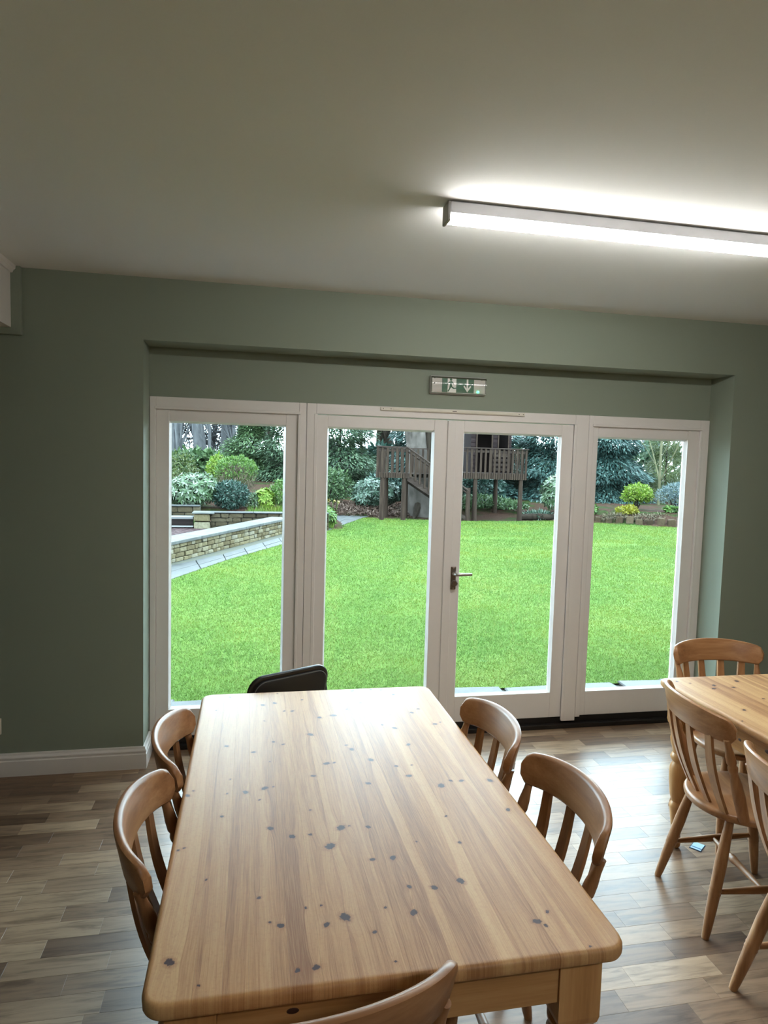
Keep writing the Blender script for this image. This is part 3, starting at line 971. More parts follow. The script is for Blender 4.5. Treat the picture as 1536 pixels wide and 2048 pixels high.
# ------------------------------------------------------------------ black folding chair
bc = thing('folding_chair', 'black padded metal folding chair at the window end of the knotty table', 'chair', (0.276, -1.085, 0), R(180+28))
def rrect(w, h, r, n=6):
    pts = []
    for cx_, cy_, a0 in ((w/2-r, h/2-r, 0), (-w/2+r, h/2-r, 90), (-w/2+r, -h/2+r, 180), (w/2-r, -h/2+r, 270)):
        for i in range(n+1):
            a = R(a0+90*i/n)
            pts.append((cx_+r*math.cos(a), cy_+r*math.sin(a)))
    return pts
def pad(w, h, r, t_, Mx, crown=0.006):
    m = MB()
    rings = [(1.0, 0.0), (1.0, t_*0.6), (0.985, t_*0.85), (0.95, t_), (0.6, t_+crown*0.8), (0.0, t_+crown)]
    vs, fs = [], []
    o0 = rrect(w, h, r)
    n_ = len(o0)
    for s, z in rings:
        for x, y in o0:
            vs.append(Mx @ Vector((x*max(s, .001), y*max(s, .001), z)))
    for i in range(len(rings)-1):
        for k_ in range(n_):
            fs.append((i*n_+k_, i*n_+(k_+1) % n_, (i+1)*n_+(k_+1) % n_, (i+1)*n_+k_))
    fs.append(tuple(range(n_-1, -1, -1)))
    return m.add(vs, fs)
BM = Matrix.Translation((0, -0.215, 0.690)) @ Matrix.Rotation(R(-12), 4, 'X') @ Matrix.Rotation(R(-90), 4, 'X') @ Matrix.Rotation(R(180), 4, 'Z')
pad(0.400, 0.24, 0.066, 0.016, BM @ Matrix.Translation((0, 0, -0.016)), 0.0).build('back_shell', M['blackmetal'], bc, True)
bp_ = pad(0.358, 0.205, 0.052, 0.016, BM, 0.006).build('back_pad', M['black'], bc, True)
pts = [BM @ Vector((x, y, 0.0125)) for x, y in rrect(0.360, 0.207, 0.053, 8)]
MB().tube(pts+[pts[0]], 0.0022, 6, False).build('seam_piping', M['piping'], bp_, True)
pad(0.38, 0.38, 0.07, 0.03, Matrix.Translation((0, 0.02, 0.425)), 0.012).build('seat_pad', M['black'], bc, True)
MB().prism(rrect(0.385, 0.385, 0.07), 0.415, 0.4255, Matrix.Translation((0, 0.02, 0))).build('seat_pan', M['blackmetal'], bc)
for sx in (-1, 1):
    x = 0.186*sx
    MB().tube([(x, 0.250, 0.010), (x, -0.010, 0.40), (x, -0.190, 0.620), (x, -0.225, 0.740)], 0.011, 10).build('front_leg', M['blackmetal'], bc, True)
    MB().tube([(x*0.88, -0.235, 0.010), (x*0.88, 0.150, 0.415)], 0.011, 10).build('rear_leg', M['blackmetal'], bc, True)
for y_, z_, xx in ((0.175, 0.123, 0.186), (-0.17, 0.079, 0.164)):
    MB().tube([(-xx, y_, z_), (xx, y_, z_)], 0.008, 8).build('stretcher', M['blackmetal'], bc, True)

# ------------------------------------------------------------------ small blue sachet on the floor
cd = thing('sachet', 'tiny pale blue printed sachet lying on the floor under the striped table chair', 'packet', (2.030, -1.168, 0.0), R(-53))
M['sachet'] = plain('pale_blue_foil', sr(190, 226, 248), 0.25, 0.05)
M['sachetblue'] = plain('blue_print', sr(60, 120, 170), 0.3, 0.05)
M['sachetedge'] = plain('dark_blue_sealed_edge', sr(30, 62, 92), 0.35, 0.05)
MB().box(-0.026, 0.026, -0.036, 0.036, 0.0005, 0.0015).build('sealed_edge', M['sachetedge'], cd)
MB().box(-0.0225, 0.0225, -0.032, 0.032, 0.0016, 0.0040, 0.001).build('pouch', M['sachet'], cd)
MB().box(-0.021, 0.021, -0.021, -0.013, 0.0041, 0.0044).build('printed_band', M['sachetblue'], cd)

# ================================================================== THE GARDEN
GZ = -0.13
def height(x, y):
    """ground height: flat lawn, beds rising behind it"""
    h = np.full(np.shape(x), GZ-0.02)
    # bank behind the rear retaining wall (left)
    b = np.clip((y-13.75)/1.6, 0, 1)*np.clip((2.6-x)/1.2, 0, 1)
    h = h+b*(0.42+0.05*np.clip(y-15, 0, 12))
    # bed behind the tree house
    c = np.clip((y-18.4)/2.0, 0, 1)*np.clip((x-1.6)/1.0, 0, 1)
    h = np.maximum(h, GZ-0.02+c*(0.34+0.03*np.clip(y-20, 0, 15)))
    # rockery on the far right
    e = np.clip((y-(16.95-0.65*np.clip(x-11.2, 0, 20)))/1.2, 0, 1)*np.clip((x-10.2)/0.8, 0, 1)
    h = np.maximum(h, GZ-0.02+e*0.40)
    return h

def mat_soil():
    t = NT('leaf_littered_soil')
    v = t.coords('Object')
    f = t.noise(v, 14, 6, 0.65)
    g = t.noise(v, 1.2, 3)
    a = t.ramp(f, [(0.3, gr(60, 40, 30)), (0.5, gr(116, 84, 68)), (0.72, gr(170, 132, 112))])
    b = t.ramp(f, [(0.3, gr(44, 66, 30)), (0.6, gr(92, 120, 56)), (0.8, gr(128, 150, 84))])
    k = t.ramp(g, [(0.50, (0, 0, 0, 1)), (0.62, (1, 1, 1, 1))])
    t.set(color=t.mix(k, a, b), rough=0.95, spec=0.03)
    t.bump(f, 0.8, 0.05)
    return t.m
nx_, ny_ = 150, 130
gx_ = np.linspace(-26, 52, nx_)
gy_ = np.linspace(0.40, 75, ny_)
GX, GY = np.meshgrid(gx_, gy_, indexing='ij')
GHt = height(GX, GY)+0.03*np.sin(GX*3.1)*np.sin(GY*2.7)*(GY > 19)
V = np.column_stack([GX.ravel(), GY.ravel(), GHt.ravel()])
ix = np.arange(nx_*ny_).reshape(nx_, ny_)
Fq = np.stack([ix[:-1, :-1].ravel(), ix[1:, :-1].ravel(), ix[1:, 1:].ravel(), ix[:-1, 1:].ravel()], 1)
o = np_mesh('ground', V, Fq, mat_soil(), None, True)
o['kind'] = 'structure'
o['label'] = 'garden soil and planting beds beyond the lawn'

# ---- lawn
def mat_lawn():
    t = NT('mown_lawn')
    v = t.coords('Object')
    a = t.noise(v, 0.45, 3, 0.6)
    b = t.noise(v, 3.0, 5, 0.7)
    c = t.noise(v, 60, 3, 0.7)
    f = t.math('ADD', t.math('ADD', t.math('MULTIPLY', a, 0.45), t.math('MULTIPLY', b, 0.35)), t.math('MULTIPLY', c, 0.30))
    t.set(color=t.ramp(f, [(0.36, gr(126, 178, 68)), (0.55, gr(162, 210, 90)), (0.72, gr(204, 234, 120))]), rough=0.9, spec=0.05)
    t.bump(c, 0.8, 0.03)
    return t.m
LAWN = [(-1.30, 1.36), (-1.45, 5.6), (-1.15, 6.58), (-0.41, 8.48), (0.73, 10.87), (2.0, 13.6), (2.9, 15.9), (3.65, 17.75), (4.2, 17.55), (5.2, 17.3), (7.3, 16.9), (9.0, 17.1), (10.2, 17.3), (11.3, 16.87), (13.6, 15.25), (16.5, 13.4), (20, 11.0), (20, 1.36)]
me = MB()
n = len(LAWN)
me.add([(x, y, GZ) for x, y in LAWN], [tuple(range(n-1, -1, -1))])
lw = me.build('lawn', mat_lawn())
lw['kind'] = 'structure'
lw['label'] = 'mown green lawn outside the glass doors'
def inside(px, py, poly):
    c = np.zeros(len(px), bool)
    j = len(poly)-1
    for i in range(len(poly)):
        xi, yi = poly[i]
        xj, yj = poly[j]
        cond = ((yi > py) != (yj > py)) & (px < (xj-xi)*(py-yi)/(yj-yi+1e-12)+xi)
        c ^= cond
        j = i
    return c
def blades(n, poly):
    """blades thin out and coarsen with distance from the doors"""
    q = rng.uniform(0, 1, n)
    d0, d1 = 5.1, 22.5                     # distance from the middle of the room
    py = d0*(d1/d0)**q-3.75
    px = -0.9-(py-0.2)*0.26+rng.uniform(0, 1, n)*(4.6+(py-0.2)*1.06)
    k = inside(px, py, poly)
    for bx, by, rx, ry in ((5.8, 12.1, 1.3, 0.30), (8.5, 10.9, 0.9, 0.28), (6.6, 17.0, 2.2, 0.45)):
        k &= ~((((px-bx)/rx)**2+((py-by)/ry)**2 < 1) & (rng.random(n) < 0.5))
    px, py = px[k], py[k]
    m = len(px)
    ds = py+3.75
    an = rng.uniform(0, 2*np.pi, m)
    h = (0.010+0.0014*ds)*rng.uniform(0.6, 1.3, m)
    le = rng.uniform(0.3, 1.2, m)*h
    la = rng.uniform(0, 2*np.pi, m)
    w_ = 0.00040*ds*rng.uniform(0.7, 1.3, m)
    A = np.column_stack([px-np.cos(an)*w_, py-np.sin(an)*w_, np.full(m, GZ)])
    B = np.column_stack([px+np.cos(an)*w_, py+np.sin(an)*w_, np.full(m, GZ)])
    T = np.column_stack([px+np.cos(la)*le, py+np.sin(la)*le, GZ+h])
    return np.stack([A, B, T], 1).reshape(-1, 3)
BV = blades(420000, LAWN)
def mat_grass():
    t = NT('grass_blades')
    g = t.t.nodes.new('ShaderNodeNewGeometry')
    col = t.ramp(g.outputs['Random Per Island'], [(0, gr(134, 188, 62)), (0.5, gr(168, 214, 88)), (1, gr(212, 238, 128))])
    n1 = t.noise(g.outputs['Position'], 0.5, 3, 0.6)
    n2 = t.noise(g.outputs['Position'], 2.2, 3, 0.65)
    f = t.math('ADD', t.math('MULTIPLY', n1, 0.6), t.math('MULTIPLY', n2, 0.4))
    tint = t.ramp(f, [(0.36, (0.68, 0.86, 0.84, 1)), (0.5, (1, 1, 1, 1)), (0.62, (1.30, 1.10, 0.80, 1))])
    col = t.mix(1.0, col, tint, 'MULTIPLY')
    t.set(color=col, rough=0.6, spec=0.1)
    tr = t.n('BsdfTranslucent')
    t.l(col, tr.inputs['Color'])
    mx = t.n('MixShader', Fac=0.35)
    t.l(t.b.outputs[0], mx.inputs[1]).l(tr.outputs[0], mx.inputs[2]).l(mx.outputs[0], t.t.nodes['Material Output'].inputs['Surface'])
    return t.m
M['grass'] = mat_grass()
g = np_mesh('grass', BV, np.arange(len(BV)).reshape(-1, 3), M['grass'])
g['kind'] = 'stuff'
tag(g, 'short green grass blades of the mown lawn', 'grass')

# ---- paving
def mat_flag(name, a, b, rough=0.55):
    t = NT(name)
    oi = t.t.nodes.new('ShaderNodeObjectInfo')
    v = t.coords('Object')
    f = t.noise(v, 6, 6, 0.65, 0.4)
    g_ = t.noise(v, 60, 3, 0.6)
    c = t.ramp(f, [(0.3, a), (0.7, b)])
    tn = t.math('ADD', t.math('MULTIPLY', oi.outputs['Random'], 0.3), 0.85)
    cc = t.t.nodes.new('ShaderNodeCombineColor')
    for i in range(3):
        t.l(tn, cc.inputs[i])
    t.set(color=t.mix(1.0, c, cc.outputs[0], 'MULTIPLY'), rough=rough, spec=0.12)
    t.bump(g_, 0.25, 0.006)
    return t.m
M['flag'] = mat_flag('wet_grey_flagstone', gr(88, 90, 90), gr(132, 134, 134))
M['cope'] = mat_flag('pale_weathered_coping', gr(130, 132, 128), gr(180, 182, 176), 0.8)
def slab(poly, z0, z1, ins=0.012):
    n_ = len(poly)
    cx_ = sum(p[0] for p in poly)/n_
    cy_ = sum(p[1] for p in poly)/n_
    def sh(p, d):
        L = math.hypot(p[0]-cx_, p[1]-cy_)
        return (p[0]+(cx_-p[0])/L*d, p[1]+(cy_-p[1])/L*d)
    a = [sh(p, ins*0.6) for p in poly]
    b = [sh(p, ins*1.6) for p in poly]
    m = MB()
    vs = [(x, y, z0) for x, y in a]+[(x, y, z1-0.01) for x, y in a]+[(x, y, z1) for x, y in b]
    fs = [(i, (i+1) % n_, n_+(i+1) % n_, n_+i) for i in range(n_)]+[(n_+i, n_+(i+1) % n_, 2*n_+(i+1) % n_, 2*n_+i) for i in range(n_)]
    fs.append(tuple(range(2*n_, 3*n_)))
    return m.add(vs, fs)
pt = struct('patio', 'grey flagstone paving along the outside of the doors', MB().box(-2.2, 6.0, 0.40, 1.38, -0.20, -0.148).mesh('patio'), plain('patio_bedding', gr(70, 76, 54), 0.9, 0.2, 30))
rp = random.Random(3)
for yr0, yr1 in ((0.41, 0.90), (0.90, 1.40)):
    x = -2.2
    while x < 6.0:
        L = rp.uniform(0.42, 0.85)
        sk = rp.uniform(-0.05, 0.05)
        ye = yr1+(rp.uniform(-0.07, 0.05) if yr1 > 1 else 0)
        slab([(x, yr0), (x+L, yr0), (x+L+sk, ye), (x+sk, ye+rp.uniform(-0.03, 0.03))], -0.165, -0.118+rp.uniform(-0.004, 0.004)).build('flagstone', M['flag'], pt)
        x += L
# path beside the stone wall
PI_ = [(-2.10, 3.4), (-1.50, 5.6), (-1.15, 6.58), (-0.41, 8.48), (0.73, 10.87), (2.0, 13.6), (2.9, 15.9), (3.65, 17.75), (4.3, 19.2)]
PO_ = [(-2.60, 4.4), (-1.95, 6.4), (-1.40, 7.75), (-0.50, 9.25), (0.66, 11.95), (1.62, 14.1), (2.15, 16.1), (2.60, 18.0), (3.0, 19.4)]
ph = struct('path', 'wet grey flagstone path between lawn and stone wall')
def lerp2(a, b, t_):
    return (a[0]+(b[0]-a[0])*t_, a[1]+(b[1]-a[1])*t_)
for i in range(len(PI_)-1):
    L = math.dist(PI_[i], PI_[i+1])
    ns_ = max(2, int(L/0.7))
    for j in range(ns_):
        t0, t1 = j/ns_, (j+1)/ns_
        a, b = lerp2(PI_[i], PI_[i+1], t0), lerp2(PI_[i], PI_[i+1], t1)
        c, d = lerp2(PO_[i], PO_[i+1], t1), lerp2(PO_[i], PO_[i+1], t0)
        q = rp.uniform(0.35, 0.65)
        m0, m1 = lerp2(a, d, q), lerp2(b, c, q)
        for quad in ((a, b, m1, m0), (m0, m1, c, d)):
            slab(list(quad), -0.17, -0.122+rp.uniform(-0.006, 0.006), 0.010).build('flagstone', M['flag'], ph)
MB().add([(x, y, -0.146) for x, y in PI_]+[(x-0.3*(i < 6), y+0.2*(i < 6), -0.146) for i, (x, y) in enumerate(PO_)],
         [(i, i+1, len(PI_)+i+1, len(PI_)+i) for i in range(len(PI_)-1)]).build('mossy_joint', plain('moss_filled_joints', gr(98, 98, 52), 0.95, 0.25, 8), ph)

# ---- low stone wall with coping, then the rear walls
def mat_stone(name, a, b, c):
    t = NT(name)
    oi = t.t.nodes.new('ShaderNodeObjectInfo')
    v = t.coords('Object')
    f = t.noise(v, 22, 5, 0.65)
    base = t.ramp(oi.outputs['Random'], [(0, a), (0.5, b), (1, c)])
    dk = t.ramp(f, [(0.3, (0.55, 0.53, 0.48, 1)), (0.6, (1, 1, 1, 1))])
    t.set(color=t.mix(1.0, base, dk, 'MULTIPLY'), rough=0.85, spec=0.06)
    t.bump(f, 0.6, 0.015)
    return t.m
M['stone'] = mat_stone('buff_sandstone', gr(178, 160, 120), gr(222, 206, 160), gr(242, 232, 204))
M['stone_dark'] = mat_stone('weathered_brown_stone', gr(96, 86, 68), gr(140, 124, 96), gr(164, 150, 122))
M['mortar'] = plain('dark_wall_core', gr(44, 38, 30), 0.95, 0.2, 20)
def stone_shape(rs, l, h, d):
    m = MB()
    bm = bmesh.new()
    bmesh.ops.create_cube(bm, size=1)
    bmesh.ops.bevel(bm, geom=bm.edges[:], offset=0.10, segments=1, affect='EDGES')
    for v in bm.verts:
        v.co = Vector((v.co.x*l*(1+rs.uniform(-.04, .02)), v.co.y*d, v.co.z*h*(1+rs.uniform(-.06, .04))))+Vector((rs.uniform(-1, 1)*0.006, rs.uniform(-1, 1)*0.008, rs.uniform(-1, 1)*0.004))
    m.frombm(bm)
    return m
def stone_wall(name, label, A, B, zb, zt, thick, mat, rs, lens, course, cope=None, copemat=None, copew=0.3):
    """a straight dry stone wall from A to B: single stones in courses, one core, coping slabs"""
    e = struct(name, label)
    A, B = Vector((A[0], A[1], 0)), Vector((B[0], B[1], 0))
    L = (B-A).length
    dx_ = (B-A).normalized()
    ang = math.atan2(dx_.y, dx_.x)
    e.location = (A.x, A.y, 0)
    e.rotation_euler = (0, 0, ang)
    MB().box(0.01, L-0.01, 0.05, thick, zb-0.05, zt-0.01).build('core', M['mortar'], e)
    z = zb
    while z < zt-0.015:
        h = min(rs.uniform(*course), zt-z)
        if zt-z-h < 0.04:
            h = zt-z
        x = rs.uniform(-0.12, 0)
        while x < L:
            l = rs.uniform(*lens)
            x0, x1 = max(x, 0), min(x+l, L)
            if x1-x0 > 0.04:
                o_ = stone_shape(rs, (x1-x0)-0.012, h-0.010, 0.12).build('stone', mat, e)
                o_.location = ((x0+x1)/2, 0.055+rs.uniform(-0.010, 0.012), z+h/2)
            x += l
        z += h
    if cope:
        x = 0
        while x < L:
            l = min(rs.uniform(0.7, 1.1), L-x)
            if L-x-l < 0.3:
                l = L-x
            o_ = MB().box(x+0.004, x+l-0.004, -0.045, copew, zt+0.001, zt+cope, 0.010).build('coping_stone', copemat, e)
            x += l
    return e
rs = random.Random(11)
WA, WB = (-2.10, 6.55), (0.98, 13.35)
stone_wall('low_stone_wall', 'low buff stone wall with pale coping along the path', WA, WB, GZ-0.02, 0.18, 0.42, M['stone'], rs, (0.10, 0.30), (0.055, 0.10), 0.06, M['cope'], 0.47)
stone_wall('rear_stone_wall', 'rear retaining wall of brown stone below the grassy bank', (-0.98, 13.62), (2.05, 13.72), GZ-0.02, 0.305, 0.30, M['stone_dark'], rs, (0.16, 0.45), (0.10, 0.16), 0.03, M['flag'], 0.30)
stone_wall('side_stone_wall', 'brown stone retaining wall behind the dark timber bench', (-4.2, 14.55), (-1.30, 14.55), GZ-0.02, 0.40, 0.30, M['stone_dark'], rs, (0.20, 0.45), (0.11, 0.17), 0.03, M['flag'], 0.30)
for nm in ('low_stone_wall', 'rear_stone_wall', 'side_stone_wall'):
    pass
pl = thing('stone_pillar', 'squat sandstone pillar between bench and rear wall', 'pillar', (-1.185, 13.75, GZ))
z = -0.02
for h in (0.24, 0.20):
    for y_ in (-0.12, 0.12):
        o = stone_shape(rs, 0.39, h-0.01, 0.235).build('stone', M['stone'], pl)
        o.location = (0, y_, z+h/2)
    z += h
MB().box(-0.24, 0.30, -0.28, 0.28, z, z+0.04, 0.01).build('cap_stone', M['cope'], pl)
bn = thing('timber_bench', 'dark timber bench with a pale edge beside the stone pillar', 'bench', (-2.35, 13.62, GZ))
M['sleeper'] = mat_pine('dark_stained_sleeper', gr(34, 26, 26), gr(58, 44, 42), gr(80, 64, 60), 0, 0.6, spec=0.05)
M['paleedge'] = plain('pale_stone_edge', gr(206, 202, 198), 0.5, 0.06)
MB().box(-0.95, 0.95, -0.02, 0.38, 0.275, 0.335, 0.006).build('seat_board', plain('grey_wet_timber', gr(150, 146, 146), 0.4, 0.08), bn)
MB().box(-0.95, 0.95, 0.0, 0.05, 0.115, 0.274, 0.004).build('front_board', M['sleeper'], bn)
MB().box(-0.95, 0.95, -0.03, 0.06, 0.075, 0.114, 0.004).build('pale_edge', M['paleedge'], bn)
for x in (-0.85, 0.85):
    MB().box(x-0.05, x+0.05, 0.06, 0.34, -0.02, 0.2745).build('support', M['sleeper'], bn)

def mat_gravel():
    t = NT('reddish_gravel')
    v = t.coords('Object')
    x = t.n('TexVoronoi', Scale=16.0)
    t.l(v, x.inputs['Vector'])
    t.set(color=t.ramp(x.outputs['Color'], [(0.1, gr(84, 58, 60)), (0.5, gr(124, 94, 96)), (0.9, gr(170, 144, 142))]), rough=0.95, spec=0.05)
    t.bump(x.outputs['Distance'], 0.8, 0.03)
    return t.m
gv = struct('gravel_terrace', 'reddish gravel terrace between the stone walls')
gvm = MB()
gvm.add([(-4.4, 7.2, -0.08), (-1.95, 7.35, -0.08), (0.80, 13.35, -0.08), (0.95, 13.60, -0.08), (-4.4, 14.5, -0.08)], [(0, 1, 2, 3, 4)])
gvm.build('gravel', mat_gravel(), gv)

# ------------------------------------------------------------------ planting
def unit(v):
    return v/np.maximum(np.linalg.norm(v, axis=1, keepdims=True), 1e-9)
def leaf_quads(P, D, N, L, Wd, fold=0.25):
    """a folded rhombic leaf at each P, pointing along D with normal N"""
    D = unit(D)
    N = unit(N-D*np.sum(N*D, 1, keepdims=True))
    Sd = np.cross(D, N)
    L = np.asarray(L).reshape(-1, 1)
    Wd = np.asarray(Wd).reshape(-1, 1)
    a = P
    b = P+D*L*0.5+Sd*Wd+N*Wd*fold
    c = P+D*L
    d = P+D*L*0.5-Sd*Wd+N*Wd*fold
    V_ = np.stack([a, b, c, d], 1).reshape(-1, 3)
    return V_, np.arange(len(V_)).reshape(-1, 4)
def blob_points(n, blobs, r0=0.6, lump=0.12):
    vol = np.array([b[3]*b[4]*b[5] for b in blobs])**0.67
    pick = rng.choice(len(blobs), n, p=vol/vol.sum())
    B = np.array(blobs)[pick]
    d = unit(rng.normal(size=(n, 3)))
    rr = rng.uniform(r0**2, 1, n)**0.5
    rr = rr*(1+lump*np.sin(d[:, 0]*7+B[:, 0]*3)*np.sin(d[:, 1]*6+1)*np.sin(d[:, 2]*8+B[:, 1]))
    P = B[:, :3]+d*B[:, 3:]*rr[:, None]
    Nn = unit(d/B[:, 3:])
    return P, Nn
def bush(name, label, cat, base, blobs, n, L, Wd, mat, style='leaf', stems=5, group=None, r0=0.6, bark=None):
    t = thing(name, label, cat, base, 0, group)
    P, Nn = blob_points(n, blobs, r0)
    P[:, 2] = np.maximum(P[:, 2], 0.03)
    if style == 'rosette':
        k = 6
        P6 = np.repeat(P, k, 0)
        N6 = np.repeat(unit(Nn+np.array([0, 0, 0.35])), k, 0)
        ref = np.where(np.abs(N6[:, 2:3]) > 0.9, np.array([[1.0, 0, 0]]), np.array([[0, 0, 1.0]]))
        a = unit(np.cross(N6, ref))
        b = np.cross(N6, a)
        an = (np.tile(np.arange(k), n)*2*np.pi/k+np.repeat(rng.uniform(0, 6, n), k))[:, None]
        rad = a*np.cos(an)+b*np.sin(an)
        D = rad+N6*rng.uniform(-0.1, 0.5, (n*k, 1))
        V_, F4 = leaf_quads(P6, D, N6, rng.uniform(0.75, 1.2, n*k)*L, np.full(n*k, Wd))
    else:
        D = unit(Nn*0.7+rng.normal(size=(n, 3))*0.6+np.array([0, 0, 0.15]))
        Nf = unit(Nn+rng.normal(size=(n, 3))*0.5+np.array([0, 0, 0.4]))
        V_, F4 = leaf_quads(P, D, Nf, rng.uniform(0.6, 1.3, n)*L, np.full(n, Wd)*rng.uniform(0.7, 1.2, n))
    np_mesh('foliage', V_, F4, mat, t)
    m = MB()
    for i in range(stems):
        b = blobs[i % len(blobs)]
        x0, y0 = rng.uniform(-0.08, 0.08, 2)
        tip = (b[0]+rng.uniform(-.5, .5)*b[3], b[1]+rng.uniform(-.5, .5)*b[4], b[2]+rng.uniform(0, .5)*b[5])
        m.tube([(x0, y0, -0.1), ((x0+tip[0])*0.4, (y0+tip[1])*0.4, tip[2]*0.45), tip], [0.035, 0.022, 0.008], 6, False)
    m.build('stem', bark or M['bark'], t)
    return t
M['bark'] = mat_bark('brown_bark', gr(58, 48, 40), gr(112, 98, 84))
M['bark_grey_haze'] = mat_bark('hazed_grey_bark', gr(128, 128, 132), gr(190, 190, 192))  # grey bark lightened, distance haze put into the colour
M['bark_pale'] = mat_bark('pale_beech_bark', gr(100, 92, 84), gr(194, 180, 170), 3.5, 0.5)
M['lf_rhodo'] = mat_leaf('rhododendron_leaf', gr(92, 134, 80), gr(158, 194, 140), gr(222, 240, 214), 0.3)
M['lf_rhodo2'] = mat_leaf('rhododendron_leaf_dark', gr(60, 96, 74), gr(122, 162, 130), gr(206, 232, 212), 0.28)
M['lf_dark'] = mat_leaf('dark_evergreen_leaf', gr(44, 78, 68), gr(82, 122, 106), gr(130, 168, 152), 0.35)
M['lf_mid'] = mat_leaf('mid_green_leaf', gr(72, 110, 64), gr(120, 160, 100), gr(172, 206, 144), 0.45)
M['lf_lime'] = mat_leaf('lime_green_leaf', gr(140, 196, 50), gr(186, 230, 78), gr(228, 248, 126), 0.45, 0.35)
M['lf_fresh'] = mat_leaf('fresh_green_leaf', gr(84, 136, 52), gr(132, 184, 78), gr(184, 222, 124), 0.45, 0.3)
M['lf_blue'] = mat_leaf('blue_grey_needle', gr(104, 138, 142), gr(150, 180, 182), gr(200, 220, 220), 0.5)
M['lf_yellow'] = mat_leaf('golden_leaf', gr(176, 178, 30), gr(220, 216, 52), gr(244, 238, 110), 0.45, 0.3)
M['lf_conifer'] = mat_leaf('blue_green_conifer_spray', gr(52, 92, 86), gr(92, 136, 128), gr(146, 186, 174), 0.5)
M['lf_conifer2'] = mat_leaf('green_conifer_spray', gr(66, 100, 70), gr(112, 148, 108), gr(160, 190, 146), 0.5)
M['lf_olive'] = mat_leaf('olive_green_spray', gr(84, 106, 50), gr(130, 150, 80), gr(172, 186, 118), 0.5, 0.3)
M['lf_brown'] = mat_leaf('dry_twig', gr(104, 90, 66), gr(150, 134, 104), gr(184, 170, 140), 0.8, 0.05)
M['lf_haze'] = mat_leaf('bare_grey_twig', gr(104, 104, 108), gr(140, 140, 142), gr(172, 172, 172), 0.85, 0.1)
M['petal'] = plain('yellow_petal', gr(238, 206, 70), 0.5, 0.08)

def gz(x, y):
    return float(height(np.array([x]), np.array([y]))[0])
def B(name, label, cat, x, y, blobs, n, L, Wd, mat, **kw):
    return bush(name, label, cat, (x, y, gz(x, y)), blobs, n, L, Wd, M[mat], **kw)

# left window planting, on the bank
B('rhododendron', 'broad pale leaved rhododendron above the timber bench', 'shrub', -1.60, 15.6, [(0, 0, 0.50, 0.72, 0.6, 0.48), (0.25, 0, 0.62, 0.50, 0.5, 0.36), (-0.45, 0.1, 0.40, 0.45, 0.5, 0.38)], 700, 0.15, 0.026, 'lf_rhodo', style='rosette')
B('round_shrub', 'dark rounded evergreen shrub beside the pale rhododendron', 'shrub', -0.55, 15.5, [(0, 0, 0.38, 0.50, 0.45, 0.38)], 2600, 0.10, 0.022, 'lf_dark')
tp = B('domed_topiary', 'domed shrub with green crown over bare brown twigs', 'shrub', -0.42, 17.3, [(0, 0, 0.95, 0.62, 0.6, 0.42)], 2600, 0.09, 0.020, 'lf_fresh', r0=0.85)
P, Nn = blob_points(1500, [(0, 0, 0.62, 0.66, 0.62, 0.46)], 0.7)
P[:, 2] = np.maximum(P[:, 2], 0.05)
V_, F4 = leaf_quads(P, unit(rng.normal(size=(1500, 3))*0.4+np.array([0, 0, 1.0])), Nn, np.full(1500, 0.20), np.full(1500, 0.008))
np_mesh('bare_twigs', V_, F4, M['lf_brown'], tp)
B('laurel_shrub', 'small yellow green shrub left of the clipped green dome', 'shrub', 0.42, 15.7, [(0, 0, 0.30, 0.24, 0.22, 0.26), (0.05, 0, 0.12, 0.20, 0.2, 0.12)], 260, 0.12, 0.026, 'lf_lime', style='rosette')
B('grey_shrub', 'low grey green shrub between dark shrub and yellow green shrub', 'shrub', 0.08, 15.75, [(0, 0, 0.20, 0.26, 0.22, 0.20)], 800, 0.10, 0.02, 'lf_rhodo')
B('clipped_dome', 'clipped mid green dome shrub near the path bend', 'shrub', 1.05, 16.0, [(0, 0, 0.40, 0.50, 0.5, 0.42)], 2400, 0.08, 0.02, 'lf_fresh')
B('ivy_mound', 'yellow green mound shrub behind the pale rhododendron', 'shrub', -1.05, 18.3, [(0, 0, 0.75, 0.34, 0.4, 0.62)], 1500, 0.10, 0.024, 'lf_lime')
B('bramble_thicket', 'olive thicket of scrub behind the timber bench', 'shrub', -3.1, 18.0, [(0, 0, 0.6, 1.0, 0.7, 0.75), (0.8, 0.4, 0.7, 0.7, 0.6, 0.8)], 3000, 0.11, 0.022, 'lf_olive')
# grass tuft bank
bkp = [(-0.35, 13.95), (2.2, 14.05), (2.4, 15.4), (0.0, 15.3)]
m = 5200
px = rng.uniform(-0.4, 2.4, m)
py = rng.uniform(14.1, 15.5, m)
k = inside(px, py, bkp)
px, py = px[k], py[k]
zz = height(px, py)
m = len(px)
an = rng.uniform(0, 6.28, m)
h = rng.uniform(0.07, 0.20, m)
A = np.column_stack([px-np.cos(an)*.012, py-np.sin(an)*.012, zz-0.02])
Bq = np.column_stack([px+np.cos(an)*.012, py+np.sin(an)*.012, zz-0.02])
T = np.column_stack([px+rng.uniform(-1, 1, m)*h*.6, py+rng.uniform(-1, 1, m)*h*.6, zz+h])
o = np_mesh('bank_grass', np.stack([A, Bq, T], 1).reshape(-1, 3), np.arange(m*3).reshape(-1, 3), M['grass'])
o['kind'] = 'stuff'
tag(o, 'tufty bright grass on the bank above the rear stone wall', 'grass')

